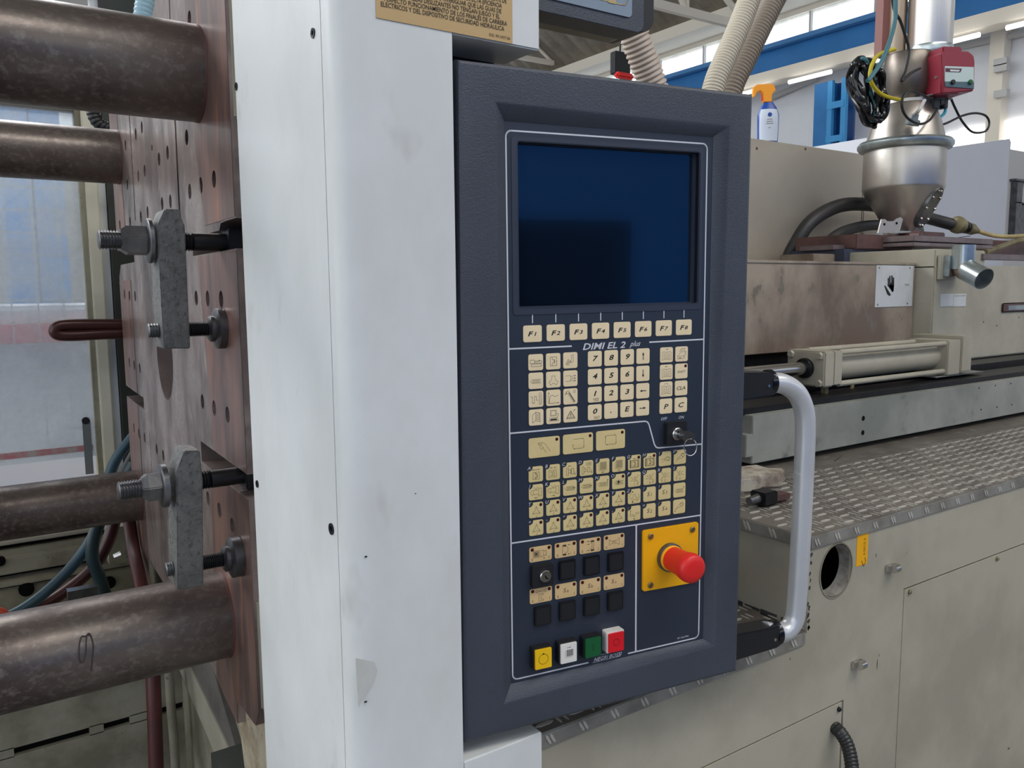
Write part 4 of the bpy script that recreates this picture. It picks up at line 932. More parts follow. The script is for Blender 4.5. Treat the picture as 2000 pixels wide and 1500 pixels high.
# black square buttons and lock
bt0 = None
for x, y in ((38.6, 258), (69, 258), (99.8, 258.3), (8.5, 304.4), (38.6, 304.4), (69, 304.4), (99.6, 304)):
    if bt0 is None:
        bt0 = lprism(rrect(-9.8, -10.8, 9.8, 10.8, .8, 2), 3.2, 3.2, m_blackg, 'square_button', loc=pq(x, y), bevel=.0006)
        lprism(rrect(-8.2, -8.6, 8.2, 9.4, .5, 2), 3.5, .5, m_black, 'button_cap', parent=bt0, loc=(0, 0, 0), bevel=.0002)
    else:
        c = dup(bt0, cp, pq(x, y)); [dup(ch, c) for ch in bt0.children]
a_, b_ = PL(1037, 1106), PL(1078, 1142)
lk = lprism(rrect(-12.8, -11.8, 12.8, 12.6, 2, 3), 6, 6, m_black, 'lock_switch', loc=pq((a_[0]+b_[0])/2-1, (a_[1]+b_[1])/2-2), bevel=.001)
MB().lathe([(.0066, 0), (.0066, .0018), (.0060, .0026), (.0048, .0026)], pq(2.2, .6, 6), LZ, 28).build('lock_face', m_chrome, lk, loc=(0, 0, 0), world=False)
mb = MB(); mb.prism([(a*k_+.0022, b*k_-.001) for a, b in ((-1.6, 2.2), (.2, 1.2), (.6, -.6), (3.2, -1.8), (2.6, -2.8), (-.4, -1.8), (-1, .2))], (0, 0, .00875), LX, LY, -LZ, .0004).build('keyhole', m_void, lk, loc=(0, 0, 0), world=False)
# key switch, upper right, and the key left in it
ks = lprism(rrect(-13.6, -13.2, 13.2, 13.4, 2, 3), 7, 7, m_black, 'key_switch', loc=pq(176.8, 119), bevel=.001)
MB().lathe([(.0072, 0), (.0072, .0018), (.0064, .0026), (.003, .0026)], pq(-.2, .4, 7), LZ, 28).build('lock_face', m_chrome, ks, loc=(0, 0, 0), world=False)
# illuminated square push buttons along the bottom
for fx, fy, mf, mc, nm, lg in ((265, 1224, m_ybtn, m_black, 'yellow_push_button', 0), (477, 1176, m_wbtn, m_black, 'white_push_button', 1), (682, 1129, m_grn, m_black, 'green_push_button', 2), (875, 1086, m_redb, m_wbtn, 'red_push_button', 3)):
    hh = 9 if lg != 3 else 10
    x, y = PL(1000+fx/4.285, 1000+fy/4.285, hh+2.2)
    b = lprism(rrect(-11.2, -12.2, 11.2, 12.4, 1.2, 3), hh, hh, mc, nm, loc=pq(x-.2, y+.3), bevel=.0008)
    c_ = lprism(rrect(-9.6, -10.6, 10, 11.4, .8, 2), hh+2.2, 2.2, mf, 'lens', parent=b, loc=(0, 0, 0), bevel=.0004)
    mb = MB(); g = G(mb); zz = (hh+2.3)*k_; g.f = lambda a, b_, zz=zz: V3((a*k_, b_*k_, zz))
    if lg == 0: g.o(0, -.6, 5.6, .45, 100, 440, 24).o(0, 5.2, .5, .8)
    if lg == 1: g.grid(-2.6, -3.6, 5.2, 3.4, 9, .28).l([(-4, -4.6), (-4.2, 1.8), (-3, 3)], .25).l([(-4, -4.8), (4, -4.8)], .25).a(-2.4, 6.2, 2.6, 6.2, .4)
    if lg == 2: g.l([(0, 3.4), (0, -4)], .8)
    if lg == 3: g.o(0, -.2, 3.9, .55, n=24)
    mb.build('symbol', m_ink, b, loc=(0, 0, 0), world=False)
# emergency stop on its yellow plate
ep = lprism([(137, 227.8), (209.6, 227.8), (211.6, 229.6), (212.2, 299), (210.4, 300.8), (137.4, 299.6), (135.4, 297.6), (135, 229.6)], 3, 3, m_yel, 'stop_plate', bevel=.0004)
for x, y in ((145, 235.5), (202.5, 235.3), (145.2, 293), (202.8, 292.6)):
    s_ = MB().lathe([(.0036, 0), (.0036, .0012), (.0028, .0018)], pq(x, y, 3), LZ, 16).build('screw', mat('brass_screw', S(150, 130, 90), rough=.4, metal=.8), ep, loc=(0, 0, 0), world=False)
    MB().prism([(a*k_+x*k_, b*k_-y*k_) for a, b in ((-2.4, -1.4), (-2, -1.9), (2.4, 1.4), (2, 1.9))], (0, 0, .00485), LX, LY, -LZ, .0004).build('screw_slot', m_ink, ep, loc=(0, 0, 0), world=False)
ex, ey = PL(1304, 1086)
es = MB().lathe([(.0168, 0), (.0168, .004), (.0158, .0046)], pq(ex, ey, 3), LZ, 40).build('stop_collar', m_gun, cp, world=False)
MB().lathe([(.0150, 0), (.0150, .0028), (.0140, .0034)], pq(ex, ey, 7.4), LZ, 40).build('yellow_ring', m_yel, es, loc=(0, 0, 0), world=False)
MB().lathe([(.0138, 0), (.0143, .012), (.0146, .019), (.0154, .024), (.0164, .029), (.0168, .034), (.0160, .0385), (.0134, .0408), (.0088, .0419), (.003, .0422)], pq(ex, ey, 10), LZ, 48).build('mushroom_button', m_red, cp, world=False, smooth=60)
# grab handle on the right edge
hy = -26
hp = [PL(x, y, hy) for x, y in ((1468, 747), (1500, 747), (1530, 750), (1556, 768), (1570, 800), (1573, 840), (1571, 900), (1564, 1050), (1556, 1180), (1549, 1215), (1532, 1234), (1512, 1235), (1492, 1233))]
HB = MB().tube([pq(x, y, hy) for x, y in hp], .0126, 24); HB.build('grab_handle', m_alu, cp, world=False)
for (xa_, ya2), sg in ((hp[1], 1), (hp[-2], -1)):
    xw = 268; y_ = ya2
    b = MB().prism(P2([(xw, y_-17), (xa_-6, y_-14), (xa_+2, y_-12), (xa_+2, y_+12), (xa_-6, y_+15), (xw, y_+19)]), (0, 0, (hy+14)*k_), LX, LY, -LZ, .030).build('handle_bracket', m_black, cp, world=False, bevel=.003)
    MB().lathe([(.0155, 0), (.0165, .003), (.0165, .007), (.0135, .010)], pq(xa_-4, y_+(.0), hy), LX, 28).build('bracket_ring', m_blackg, b, loc=(0, 0, 0), world=False)
    MB().lathe([(.002, 0), (.002, .001)], pq(xa_-11, y_+2, hy+14), LZ, 10).build('bracket_screw', m_chrome, b, loc=(0, 0, 0), world=False)
# cooling fins under the housing
for i in range(8):
    x = 93+19.6*i+(4 if i else 0)
    lprism([(x, 418), (x+14, 418), (x+14, 434.5), (x+12.5, 434.5), (x, 424)], -22, 40, m_black, 'cooling_fin')
lprism([(88, 418), (118, 418), (118, 431), (94, 433)], -22, 40, m_black, 'cooling_fin')
lprism([(-70, 300), (150, 300), (150, 380), (-70, 380)], -62, 34, m_void, 'mounting_block')
# the key in the switch (a thing of its own) with its split ring
kt = thing('ignition_key', 'black headed key with split ring left in the on and off switch', 'key', M=PM @ Matrix.Translation(pq(176.6, 119.4, 9.8)))
MB().prism([(a*k_, b*k_) for a, b in rrect(-4, -1.2, 6, 1.2, .6, 2)], (0, 0, .006), LX, LY, -LZ, .007).build('blade', m_chrome, kt, world=False)
kh = MB(); kp = [(-2, 3), (8, 5.4), (14, 3), (15.4, -2.6), (12, -8), (5, -7.6), (-3, -3)]
a_ = math.radians(-24); UU = V3((.72, -.18, .67)).normalized(); VV = V3((.1, 1, .15)); VV = (VV-UU*VV.dot(UU)).normalized(); NNk = UU.cross(VV)
kh.prism([(a*k_, b*k_) for a, b in kp], V3((.001, .0005, .004)), UU, VV, -NNk, .0030, holes=[[(a*k_, b*k_) for a, b in circ(10.4, -3, 2.1, 10)]], hd=.003, floor=False)
kh.build('key_head', mat('key_plastic', S(50, 48, 48), rough=.35), kt, world=False, bevel=.0005)
rc = V3((.001, .0005, .004))+UU*.0104+VV*-.0030
MB().tube([rc+V3((math.cos(t)*.0085*.7+.0005, -.0095+math.sin(t)*.0095, math.cos(t)*.0035)) for t in [i*math.pi/9 for i in range(18)]], .0006, 6, closed=True).build('split_ring', m_chrome, kt, world=False)
# conduit hanging out of the console bottom
tag(MB().tube([onY(x, y, .80) for x, y in ((1124, 1380), (1125, 1410), (1131, 1460), (1137, 1530), (1142, 1640))], .0125, 14, rib=.006, amp=.05).build('console_conduit', m_conduit), 'black ribbed conduit hanging below the lower left of the console', 'conduit')

# ================================================================ INJECTION SIDE: BASE CABINET
YB = .70
xl0, xs0, xr0_ = .5075, .988, 3.4
zu, zl = -.359, -.4985
bc = thing('base_cabinet', 'stepped beige machine base cabinet with doors and a round port', 'cabinet', (1.5, 1.2, -1.5))
sk = [(xl0, -1.5), (xr0_, -1.5), (xr0_, zu-.001), (xs0, zu-.001), (xs0, zl-.001), (xl0, zl-.001)]
pt = onY(1633, 1114, YB); d1 = onY(1765, 1150, YB); d2 = onY(1648, 1366, YB); d0x = onY(1120, 1480, YB).x
door1 = [(d1.x, -1.48), (xr0_-.1, -1.48), (xr0_-.1, d1.z-.004), (d1.x, d1.z)]
door1 = [(d1.x, -1.46), (xr0_-.15, -1.46), (xr0_-.15, d1.z), (d1.x, d1.z)]
door2 = [(d0x+.06, -1.46), (d2.x, -1.46), (d2.x, d2.z), (d0x+.06, d2.z)]
MB().prism(sk, (0, YB, 0), EX, EZ, EY, .005, holes=[circ(pt.x, pt.z, .0385, 32, .0405), door1, door2], hd=.005, floor=False).build('front_sheet', m_beige, bc)
def shrink(p, d): return [(p[0][0]+d, p[0][1]+d), (p[1][0]-d, p[1][1]+d), (p[1][0]-d, p[2][1]-d), (p[0][0]+d, p[2][1]-d)]
for dd_ in (door1, door2):
    q = shrink(dd_, .0028); dm = MB().prism(q, (0, YB+.0005, 0), EX, EZ, EY, .004).build('door', m_beige, bc, bevel=.0008)
MB().box((xl0+.02, YB+.012, -1.5), (xr0_, YB+.3, zl-.03)).build('inner_body', m_void, bc)
MB().box((xs0, YB+.005, zl-.03), (xs0+.005, 2.2, zu-.001)).build('step_side', m_beige, bc)
MB().box((xl0, YB+.005, zl-.008), (xs0+.005, 2.2, zl-.001)).build('lower_top', m_beiged, bc)
MB().box((xs0, YB+.005, zu-.006), (xr0_, 2.4, zu-.001)).build('upper_top', m_beiged, bc)
MB().box((xl0, YB+.005, -1.5), (xl0+.005, 2.2, zl-.008)).build('end_sheet', m_beige, bc)
MB().box((xl0, 2.2, -1.5), (xr0_, 2.22, zu-.006)).build('back_sheet', m_beiged, bc)
# port tube
MB().prism(circ(0, 0, .0405, 32, .0425), (pt.x, YB-.0012, pt.z), EX, EZ, EY, .001, holes=[circ(0, 0, .0385, 32, .0405)], hd=.001, floor=False).build('port_rim', m_beiged, bc)
MB().lathe([(.0392, 0), (.0392, .020), (.036, .020), (.0392, .001)], (pt.x, YB-.0005, pt.z), EY, 32, cap=False).build('port_tube', mat('port_grey', S(150, 148, 142), S(96, 84, 74), 40, .8, .6), bc)
# chipped paint along the vertical corner
for i in range(16):
    z = zl+.13*random.random(); MB().prism([(random.uniform(-.5, .5)*.004+math.cos(a)*.0022, math.sin(a)*.0034) for a in (0, 1.1, 2, 3.3, 4.5)], (xs0+.004*random.random()+.001, YB-.0004, z), EX, EZ, EY, .0004).build('paint_chip', m_gun, bc)
for i in range(14):
    y = YB+.02+.45*i/14; MB().box((xs0-.0006, y, zl+.004*random.random()), (xs0, y+.012+.02*random.random(), zl+.006+.004*random.random())).build('paint_chip', m_gun, bc)
# door bolts, clips
for px, py in ((1776, 1156), (1947, 1091), (1638, 1385)):
    p = onY(px, py, YB); MB().lathe([(.0025, 0), (.0038, .0012), (.0038, .004)], (p.x, YB-.0035, p.z), EY, 12).build('bolt', m_brass if px > 1700 else m_bolt, bc)
for px, py in ((1737, 1107), (1671, 1294)):
    p = onY(px, py, YB)
    k = MB().box((p.x-.012, YB-.006, p.z-.0052), (p.x+.004, YB, p.z+.0052)).build('clip', m_chrome, bc, bevel=.001)
    MB().lathe([(.007, 0), (.007, .012)], (p.x-.006, YB-.010, p.z), EX, 12).build('clip_band', m_chrome, k)
    MB().box((p.x+.004, YB-.010, p.z-.0045), (p.x+.011, YB-.002, p.z+.0045)).build('clip_loop', m_gun, k, bevel=.001)
# yellow sticker
s0 = onY(1676, 1036, YB); s1 = onY(1697, 1105, YB)
sk_ = thing('yellow_sticker', 'narrow yellow sticker printed sideways beside the round port', 'sticker', (s0.x, YB, s1.z))
MB().box((s0.x-.002, YB-.0006, onY(1672, 1107, YB).z), (onY(1696, 1034, YB).x, YB, onY(1696, 1034, YB).z+.001)).build('backing', m_yel, sk_)
xm = (s0.x+s1.x)/2
mb = MB(); mb.text('6.24/15 A', 0, 0, .0052, fr=lambda a, b: V3((xm+.001-b, YB-.0009, s1.z+.034+a)), xs=.9)
mb.ribbon([(xm-.005, s1.z+.012), (xm+.001, s1.z+.003), (xm+.006, s1.z+.010), (xm+.003, s1.z+.016)], .0012, fr=lambda a, b: V3((a, YB-.0009, b))); mb.build('lettering', mat('brown_ink', S(120, 84, 20), rough=.6), sk_)
# ribbed conduit leaving the lower door
tag(MB().tube([onY(x, y, YB-.012*i) for i, (x, y) in enumerate(((1630, 1420), (1642, 1432), (1655, 1455), (1663, 1490), (1666, 1540), (1664, 1620)))], .0098, 14, rib=.005, amp=.05).build('door_conduit', m_conduit), 'black ribbed conduit curving out of the lower door corner', 'conduit')
# small dirt specks on the sheet
for px, py, w_, h_ in ((1711, 1085, 3, 8), (1713, 1298, 4, 22), (1717, 1280, 2, 6), (1543, 1287, 3, 5), (1970, 1462, 14, 5), (1771, 1080, 2, 2), (1530, 1225, 3, 4)):
    p = onY(px, py, YB); MB().prism([(p.x-w_*.0003, p.z), (p.x, p.z+h_*.00045), (p.x+w_*.0003, p.z+h_*.0001), (p.x+w_*.0001, p.z-h_*.0004)], (0, YB-.0003, 0), EX, EZ, EY, .0003).build('dirt_mark', m_brown, bc)

# ---------------------------------------------------------------- chequer plates
def tread(name, label, x0, x1, y0, y1, z, lips):
    t = thing(name, label, 'tread plate', ((x0+x1)/2, (y0+y1)/2, z))
    MB().box((x0, y0, z), (x1, y1, z+.003)).build('plate', m_tread, t)
    if 'f' in lips: MB().box((x0, y0-.003, z-.016), (x1, y0, z+.003)).build('front_lip', m_lip, t, bevel=.0012)
    if 'l' in lips: MB().box((x0-.003, y0-.003, z-.016), (x0, y1, z+.003)).build('side_lip', m_lip, t, bevel=.0012)
    mb = MB()
    def bar(c, d, n, up, l=.0125, w=.0026, h=.0012):
        c, d, n, up = V3(c), V3(d), V3(n), V3(up); pts = []
        for a, b in ((-l, 0), (-l*.55, -w), (l*.55, -w), (l, 0), (l*.55, w), (-l*.55, w)): pts.append((a, b))
        mb.prism([(a, b) for a, b in pts], c+up*h, d, n, -up, h)
    i = 0; y = y0+.012
    while y < y1-.006:
        x = x0+.016+(.024 if i % 2 else 0)
        while x < x1-.015:
            bar((x, y, z+.003), EX, EY, EZ)
            if y+.020 < y1:
                for s_ in (-.005, .005): bar((x+.024+s_, y, z+.003), EY, EX, EZ, .009, .0013)
            x += .048
        y += .0235; i += 1
    if 'f' in lips:
        x = x0+.01
        while x < x1:
            for s_ in (0, .006): bar((x+s_, y0-.003, z-.006), (.5, 0, -.86), (.86, 0, .5), (0, -1, 0), .0075, .0017, .0012)
            x += .048
    if 'l' in lips:
        y = y0+.01
        while y < y1:
            for s_ in (0, .006): bar((x0-.003, y+s_, z-.006), (0, -.5, -.86), (0, .86, -.5), (-1, 0, 0), .0075, .0017, .0012)
            y += .048
    o = mb.build('tread_pattern', m_tread2, t); o['kind'] = 'stuff'; return t
tread('chequer_plate', 'upper chequered metal plate with raised bars along the carriage beam', xs0-.001, 3.3, YB, .971, zu, 'fl')
tread('chequer_plate', 'lower chequered plate seen beneath the console and grab handle', xl0+.002, xs0-.006, YB, .97, zl, 'f')
MB().box((xs0+.02, .975, zu), (3.3, 2.3, zu+.002)).build('deck_sheet', m_tread, bc)
for px, py in ((1768, 900), (1855, 870), (1640, 896)):
    p = onZ(px, py, zu+.002); MB().cyl((p.x-.03, p.y-.01, zu+.003), (p.x+.03, p.y+.015, zu+.003), .0012, 5).build('deck_seam', m_gun, bc)
# small parts lying on the upper plate beside the console
lw = thing('limit_switch', 'small black limit switch block with a cylindrical plunger lying on the upper plate', 'switch', onZ(1492, 985, zu+.004))
p = onZ(1494, 984, zu+.0045)
MB().box((-.016, -.014, 0), (.018, .016, .022)).build('switch_body', m_bolt, lw, loc=(0, 0, .001), world=False, bevel=.002)
MB().cyl((-.016, 0, .011), (-.040, -.002, .011), .0085, 14, .006).build('plunger', m_gun, lw, loc=(0, 0, .001), world=False)
MB().box((.018, -.010, .002), (.055, .012, .012)).build('mount_strip', m_brown, lw, loc=(0, 0, .001), world=False, bevel=.001)
p = onZ(1490, 948, zu+.004)
tb = MB().prism([(p.x+a, p.y+b) for a, b in ((-.09, -.01), (-.04, -.028), (-.02, -.012), (.012, -.030), (.052, -.006), (.030, .012), (.036, .045), (.0, .052), (-.03, .034), (-.09, .05))], (0, 0, zu+.030), EX, EY, -EZ, .026)
tag(tb.build('torn_bracket', m_scuff, bevel=.003), 'flaking cream and brown bracket behind the small black switch', 'bracket')

# ---------------------------------------------------------------- carriage beam, rails, cylinder
YQ = 1.03
bx = onY(1468, 907, YQ).x
cbm = thing('injection_carriage', 'long pale grey carriage beam lying above the chequered plate', 'carriage', (bx, YQ, zu))
MB().prism([(bx-.0, -.3445), (3.4, -.3445), (3.4, -.2500), (bx, -.2500), (bx, -.285), (bx-.018, -.285), (bx-.018, -.33), (bx, -.33)], (0, YQ, 0), EX, EZ, EY, .30).build('beam_body', m_beam, cbm, bevel=.0015)
MB().box((bx-.01, YQ+.02, -.25), (3.4, YQ+.10, -.238)).build('slide_rail', m_bolt, cbm, bevel=.001)  # shade above the beam is put into the black of both rails
MB().box((bx, YQ+.13, -.25), (3.4, YQ+.3, -.225)).build('slide_rail', m_bolt, cbm, bevel=.001)
MB().box((bx+.1, YQ+.1, zu+.002), (3.4, YQ+.28, -.3445)).build('packing', m_void, cbm)
for px, py, r in ((1686, 817, .0055), (1685, 845, .0055), (1912, 758, .002), (1944, 753, .002), (1916, 800, .002), (1947, 795, .002), (1976, 790, .002), (1974, 749, .002)):
    p = onY(px, py, YQ); MB().lathe([(r, 0), (r, .002)], (p.x, YQ-.0006, p.z), EY, 14).build('hole', m_void, cbm)
YH = 1.08
hc = thing('hydraulic_cylinder', 'beige hydraulic cylinder with a chrome rod and square end blocks', 'cylinder', (1.8, YH+.05, -.25))
g1 = onY(1612, 688, YH); g2 = onY(1643, 757, YH); g3_ = onY(1858, 664, YH); g4_ = onY(1893, 722, YH)
zt_, zb2 = onY(1627, 686, YH).z, onY(1627, 755, YH).z; w_ = .098
MB().box((g1.x, YH, zb2), (g1.x+.035, YH+w_, zt_)).build('gland_plate', m_beige, hc, bevel=.003)
MB().box((g1.x+.037, YH+.002, zb2+.002), (g2.x+.005, YH+w_, zt_-.001)).build('head_block', m_beige, hc, bevel=.002)
yc_ = YH+w_/2; zc_ = (zt_+zb2)/2
x_e0 = onY(1850, 700, YH).x; x_e1 = onY(1874, 700, YH).x; x_e2 = onY(1893, 700, YH).x
ze0, ze1 = onY(1866, 662, YH).z, onY(1866, 724, YH).z
MB().cyl((g2.x, yc_, zc_), (x_e0+.01, yc_, zc_), .033, 32).build('barrel', m_beige, hc)
for dy, dz in ((-.040, .034), (-.040, -.036), (.040, .034), (.040, -.036)):
    MB().cyl((g2.x, yc_+dy, zc_+dz), (x_e0+.005, yc_+dy, zc_+dz), .0065, 10).build('tie_rod', m_beige, hc)
    b = MB().lathe([(.0075, 0), (.0085, .002), (.0085, .007)], (g1.x-.007, yc_+dy*.92, zc_+dz*.86), EX, 6).build('gland_bolt', m_beige, hc)
MB().box((x_e0, YH-.002, zc_-.046), (x_e1, YH+w_+.004, zc_+.042)).build('cap_block', m_beige, hc, bevel=.002)
MB().box((x_e1, YH-.006, ze1-.004), (x_e2, YH+w_+.03, ze0+.006)).build('end_block', m_beige, hc, bevel=.002)
rr_ = MB().lathe([(.021, 0), (.0225, .003), (.0225, .012)], (g1.x-.010, yc_, zc_), EX, 28).build('rod_seal', m_bolt, hc)
MB().cyl((.86, yc_, zc_), (g1.x+.005, yc_, zc_), .0145, 28).build('piston_rod', m_chrome, hc)
# small oil pipe beneath and its fitting
mb = MB().tube([V3((g1.x+.03, YH+.02, zb2)), V3((g1.x+.03, YH+.02, zb2-.022)), V3((g1.x+.07, YH+.02, zb2-.028)), V3((g1.x+.14, YH+.03, zb2-.022)), V3((g1.x+.17, YH+.04, zb2+.0))], .004, 8); mb.build('oil_pipe', m_brass, hc)
MB().lathe([(.008, 0), (.009, .004), (.009, .016)], (g1.x+.03, YH+.02, zb2-.018), EZ, 6).build('pipe_fitting', m_brass, hc)
# foot plate under the end block
p = onY(1800, 725, YH+.01); q = onY(1898, 750, YH+.01)
MB().box((p.x+.05, YH+.0, -.232), (q.x+.04, YH+.12, zc_-.047)).build('foot_plate', m_beam, hc, bevel=.004)
# ---------------------------------------------------------------- guard cover over the barrel
YV = 1.30
cv = thing('barrel_guard', 'brown-stained beige sheet metal guard over the heated barrel', 'guard', (1.6, 1.4, -.25))
vr = onY(1788, 515, YV).x; vt = .0592; vb = -.165
MB().box((.9, YV, vb), (vr, YV+.006, vt)).build('front_sheet', m_beigeb, cv, bevel=.001)
MB().box((.9, YV-.003, vt-.006), (vr, YV+.05, vt+.001)).build('top_edge', m_beigeb, cv, bevel=.001)
MB().box((.9, YV+.006, vb), (vr-.003, YV+.55, vt-.012)).build('inner_box', m_beiged, cv)
MB().box((.9, YV+.05, -.26), (vr-.02, YV+.50, vb)).build('carriage_underside', m_bolt, cv)
sg = thing('hand_warning_plate', 'small whitish plate with a black hand pictogram on the stained guard', 'sign', onY(1743, 600, YV))
a, b = onY(1711, 518, YV), onY(1780, 598, YV)
MB().box((a.x, YV-.0018, b.z), (b.x, YV-.0002, a.z)).build('plate', m_lblw, sg, bevel=.0004)
for px, py in ((1716, 523), (1776, 523), (1713, 595), (1771, 593)):
    p = onY(px, py, YV); MB().lathe([(.002, 0), (.003, .001)], (p.x, YV-.0030, p.z), EY, 8).build('rivet', m_brass, sg)
hpx = [(-1, 0)]
mb = MB()
def px2(x, y): p = onY(x, y, YV-.002); return (p.x, p.z)
def sgp(pts): mb.prism([px2(*q) for q in pts], (0, YV-.0024, 0), EX, EZ, EY, .0004)
sgp([(1735, 556), (1739, 557), (1746, 556), (1746, 545), (1745, 568), (1743, 571), (1736, 558)])
for x, y0, y1 in ((1735, 543, 557), (1738, 539, 557), (1742, 538, 557), (1745, 542, 557)): sgp([(x-1.2, y0), (x+1.2, y0), (x+1.2, y1), (x-1.2, y1)])
sgp([(1727, 558), (1729, 558), (1740, 576), (1737, 578), (1733, 575)])
sgp([(1733, 557), (1746, 557), (1745, 569), (1743, 570)])
mb.build('hand_pictogram', m_ink, sg)
mb = MB(); mb.text('MAX', px2(1772, 553)[0], px2(1772, 556)[1], .007, fr=lambda a, b: V3((a, YV-.0024, b))); mb.build('small_print', m_beiged, sg)
# ---------------------------------------------------------------- rear injection housing at right
YI = 1.245
ih = thing('injection_housing', 'beige injection unit housing at the right edge with two small plates', 'housing', (2.8, 1.5, -.25))
xi = onY(1824, 560, YI).x; zi = onY(1860, 487, YI).z
zib = onY(1860, 705, YI).z
MB().box((xi, YI, zib), (3.6, YI+.45, onY(1990, 520, YI).z)).build('body', m_beige, ih, bevel=.004)
MB().box((xi, YI+.001, onY(1990, 520, YI).z-.01), (onY(1925, 500, YI).x, YI+.45, zi)).build('raised_body', m_beige, ih, bevel=.003)
a, b = onY(1917, 497, YI), onY(2000, 508, YI)
MB().box((a.x, YI-.006, onY(1960, 508, YI).z), (3.6, YI+.02, onY(1960, 497, YI).z)).build('top_rail', m_mauve, ih, bevel=.001)
for x0, x1 in ((1837, 1860), (1862, 1885)):
    a, b = onY(x0, 574, YI), onY(x1, 598, YI); MB().box((a.x, YI-.0015, b.z), (b.x, YI, a.z)).build('name_plate', m_lblw, ih)
    MB().box((a.x+.004, YI-.0017, a.z-.007), (b.x-.004, YI-.0014, a.z-.005)).build('plate_print', m_beiged, ih) if x0 > 1850 else None
a, b = onY(1956, 592, YI), onY(2040, 606, YI)
k = MB().box((a.x, YI-.006, b.z), (b.x, YI-.001, a.z)).build('slot_bracket', m_brown, ih, bevel=.003)
MB().box((a.x+.03, YI-.0075, b.z+.006), (b.x, YI-.005, a.z-.008)).build('slot_bar', m_galv, k)
for px, py in ((1921, 629), (1947, 636), (1990, 620)): p = onY(px, py, YI); MB().lathe([(.002, 0), (.003, .001)], (p.x, YI-.001, p.z), EY, 8).build('dimple', m_brown, ih)
MB().box((xi+.02, YI+.10, -.26), (3.6, YI+.4, zib)).build('underframe', m_bolt, ih)
# ---------------------------------------------------------------- tall cabinet behind
YK = 1.90
tc = thing('tall_cabinet', 'tall plain beige cabinet wall behind the black hoses', 'cabinet', (2.4, 2.1, -1.5))
zk = onY(1560, 283, YK).z; xk = onY(1742, 380, YK).x
MB().box((.95, YK, -.35), (xk, YK+.5, zk)).build('body', mat('beige_paint_warm', S(186, 178, 164), S(170, 158, 142), 2.2, .8, .5, c3=S(150, 138, 122), sc3=40, lo3=.68, hi3=.74), tc, bevel=.002)
a = onY(1686, 330, YK); MB().box((a.x, YK-.0015, -.1), (a.x+.003, YK+.001, a.z)).build('panel_seam', m_brown, tc)
MB().box((a.x+.012, YK-.0015, -.1), (a.x+.014, YK+.001, a.z-.02)).build('panel_seam', m_brown, tc)
p = onY(1573, 291, YK); MB().lathe([(.004, 0), (.005, .002)], (p.x, YK-.002, p.z), EY, 10).build('hole_plug', m_brown, tc)
p = onY(1478, 290, YK); MB().lathe([(.004, 0), (.005, .002)], (p.x, YK-.002, p.z), EY, 10).build('hole_plug', m_brown, tc)
# spray bottle standing on it
p = onY(1499, 274, YK+.06); sb = thing('spray_bottle', 'blue spray bottle with an orange trigger head and white label on the tall cabinet', 'bottle', (p.x, YK+.06, zk))
u = depth(V3((p.x, YK+.06, zk)))/F
_rx = V3((RF.y, -RF.x, 0)).normalized(); _pv = V3((-_rx.y, _rx.x, 0))
def bot(prof, m, nm, sx=1, sy=.62, parent=sb, n=24):
    mb = MB().lathe([(r*u, h*u) for r, h in prof], (0, 0, 0), EZ, n)
    mb.v = [_rx*(v.x*sx)+_pv*(v.y*sy)+EZ*v.z for v in mb.v]; return mb.build(nm, m, parent, world=False, smooth=50)
# footprint seen from the camera direction
bot([(18, 0), (19.5, 1.5), (20, 12), (21, 46), (21, 56), (16, 70), (9, 80), (8, 82)], m_sprayb, 'bottle_body')
# label as a shallow shell hugging the bottle front
mb = MB(); n = 14; vs = []; prof = [(20.2, 6), (21.2, 26), (21.5, 46), (21.2, 55), (17.6, 66)]
for r, h in prof:
    for i in range(n+1):
        a = math.radians(-150+112*i/n); vs.append(_rx*(math.cos(a)*r*u*1.02)+_pv*(math.sin(a)*r*u*.62*1.05)+EZ*(h*u))
mb.add(vs, [(j*(n+1)+i, j*(n+1)+i+1, (j+1)*(n+1)+i+1, (j+1)*(n+1)+i) for j in range(4) for i in range(n)]); mb.build('bottle_label', mat('label_pale', S(206, 216, 232), rough=.4), sb, world=False, smooth=60)
lc = -_pv*(21.5*.66*u)-_rx*(1*u); lu = _rx; ln_ = -_pv
mb = MB().prism([(x*u, z*u) for x, z in circ(0, 55, 4, 16)], lc*1.03, lu, EZ, -ln_, .0006); mb.build('label_emblem', m_sprayb, sb, world=False)
mb = MB()
for y_, l in ((46, 5), (42, 6), (38, 7), (30, 2)): mb.prism([(x*u, z*u) for x, z in ((-l, y_), (l, y_), (l, y_+.9), (-l, y_+.9))], lc*1.03, lu, EZ, -ln_, .0005)
mb.build('label_print', m_beigeb, sb, world=False)
hd = MB().prism([(x*u, z*u) for x, z in ((-8, 80), (8, 80), (8, 92), (11, 98), (16, 102), (12, 110), (8, 114), (-20, 113), (-27, 109), (-28, 100), (-27, 90), (-24, 90), (-22, 98), (-15, 101), (-10, 97), (-9, 90))], V3((0, .012, 0))+ln_*.0, _rx, EZ, V3((-_rx.y, _rx.x, 0)), -.022)
hd.build('trigger_head', m_orange, sb, world=False, bevel=.002)
MB().prism([(x*u, z*u) for x, z in ((-12, 84), (-8, 82), (-8, 96), (-12, 96))], V3((0, .006, 0)), _rx, EZ, V3((-_rx.y, _rx.x, 0)), -.012).build('red_trigger', m_red, sb, world=False)

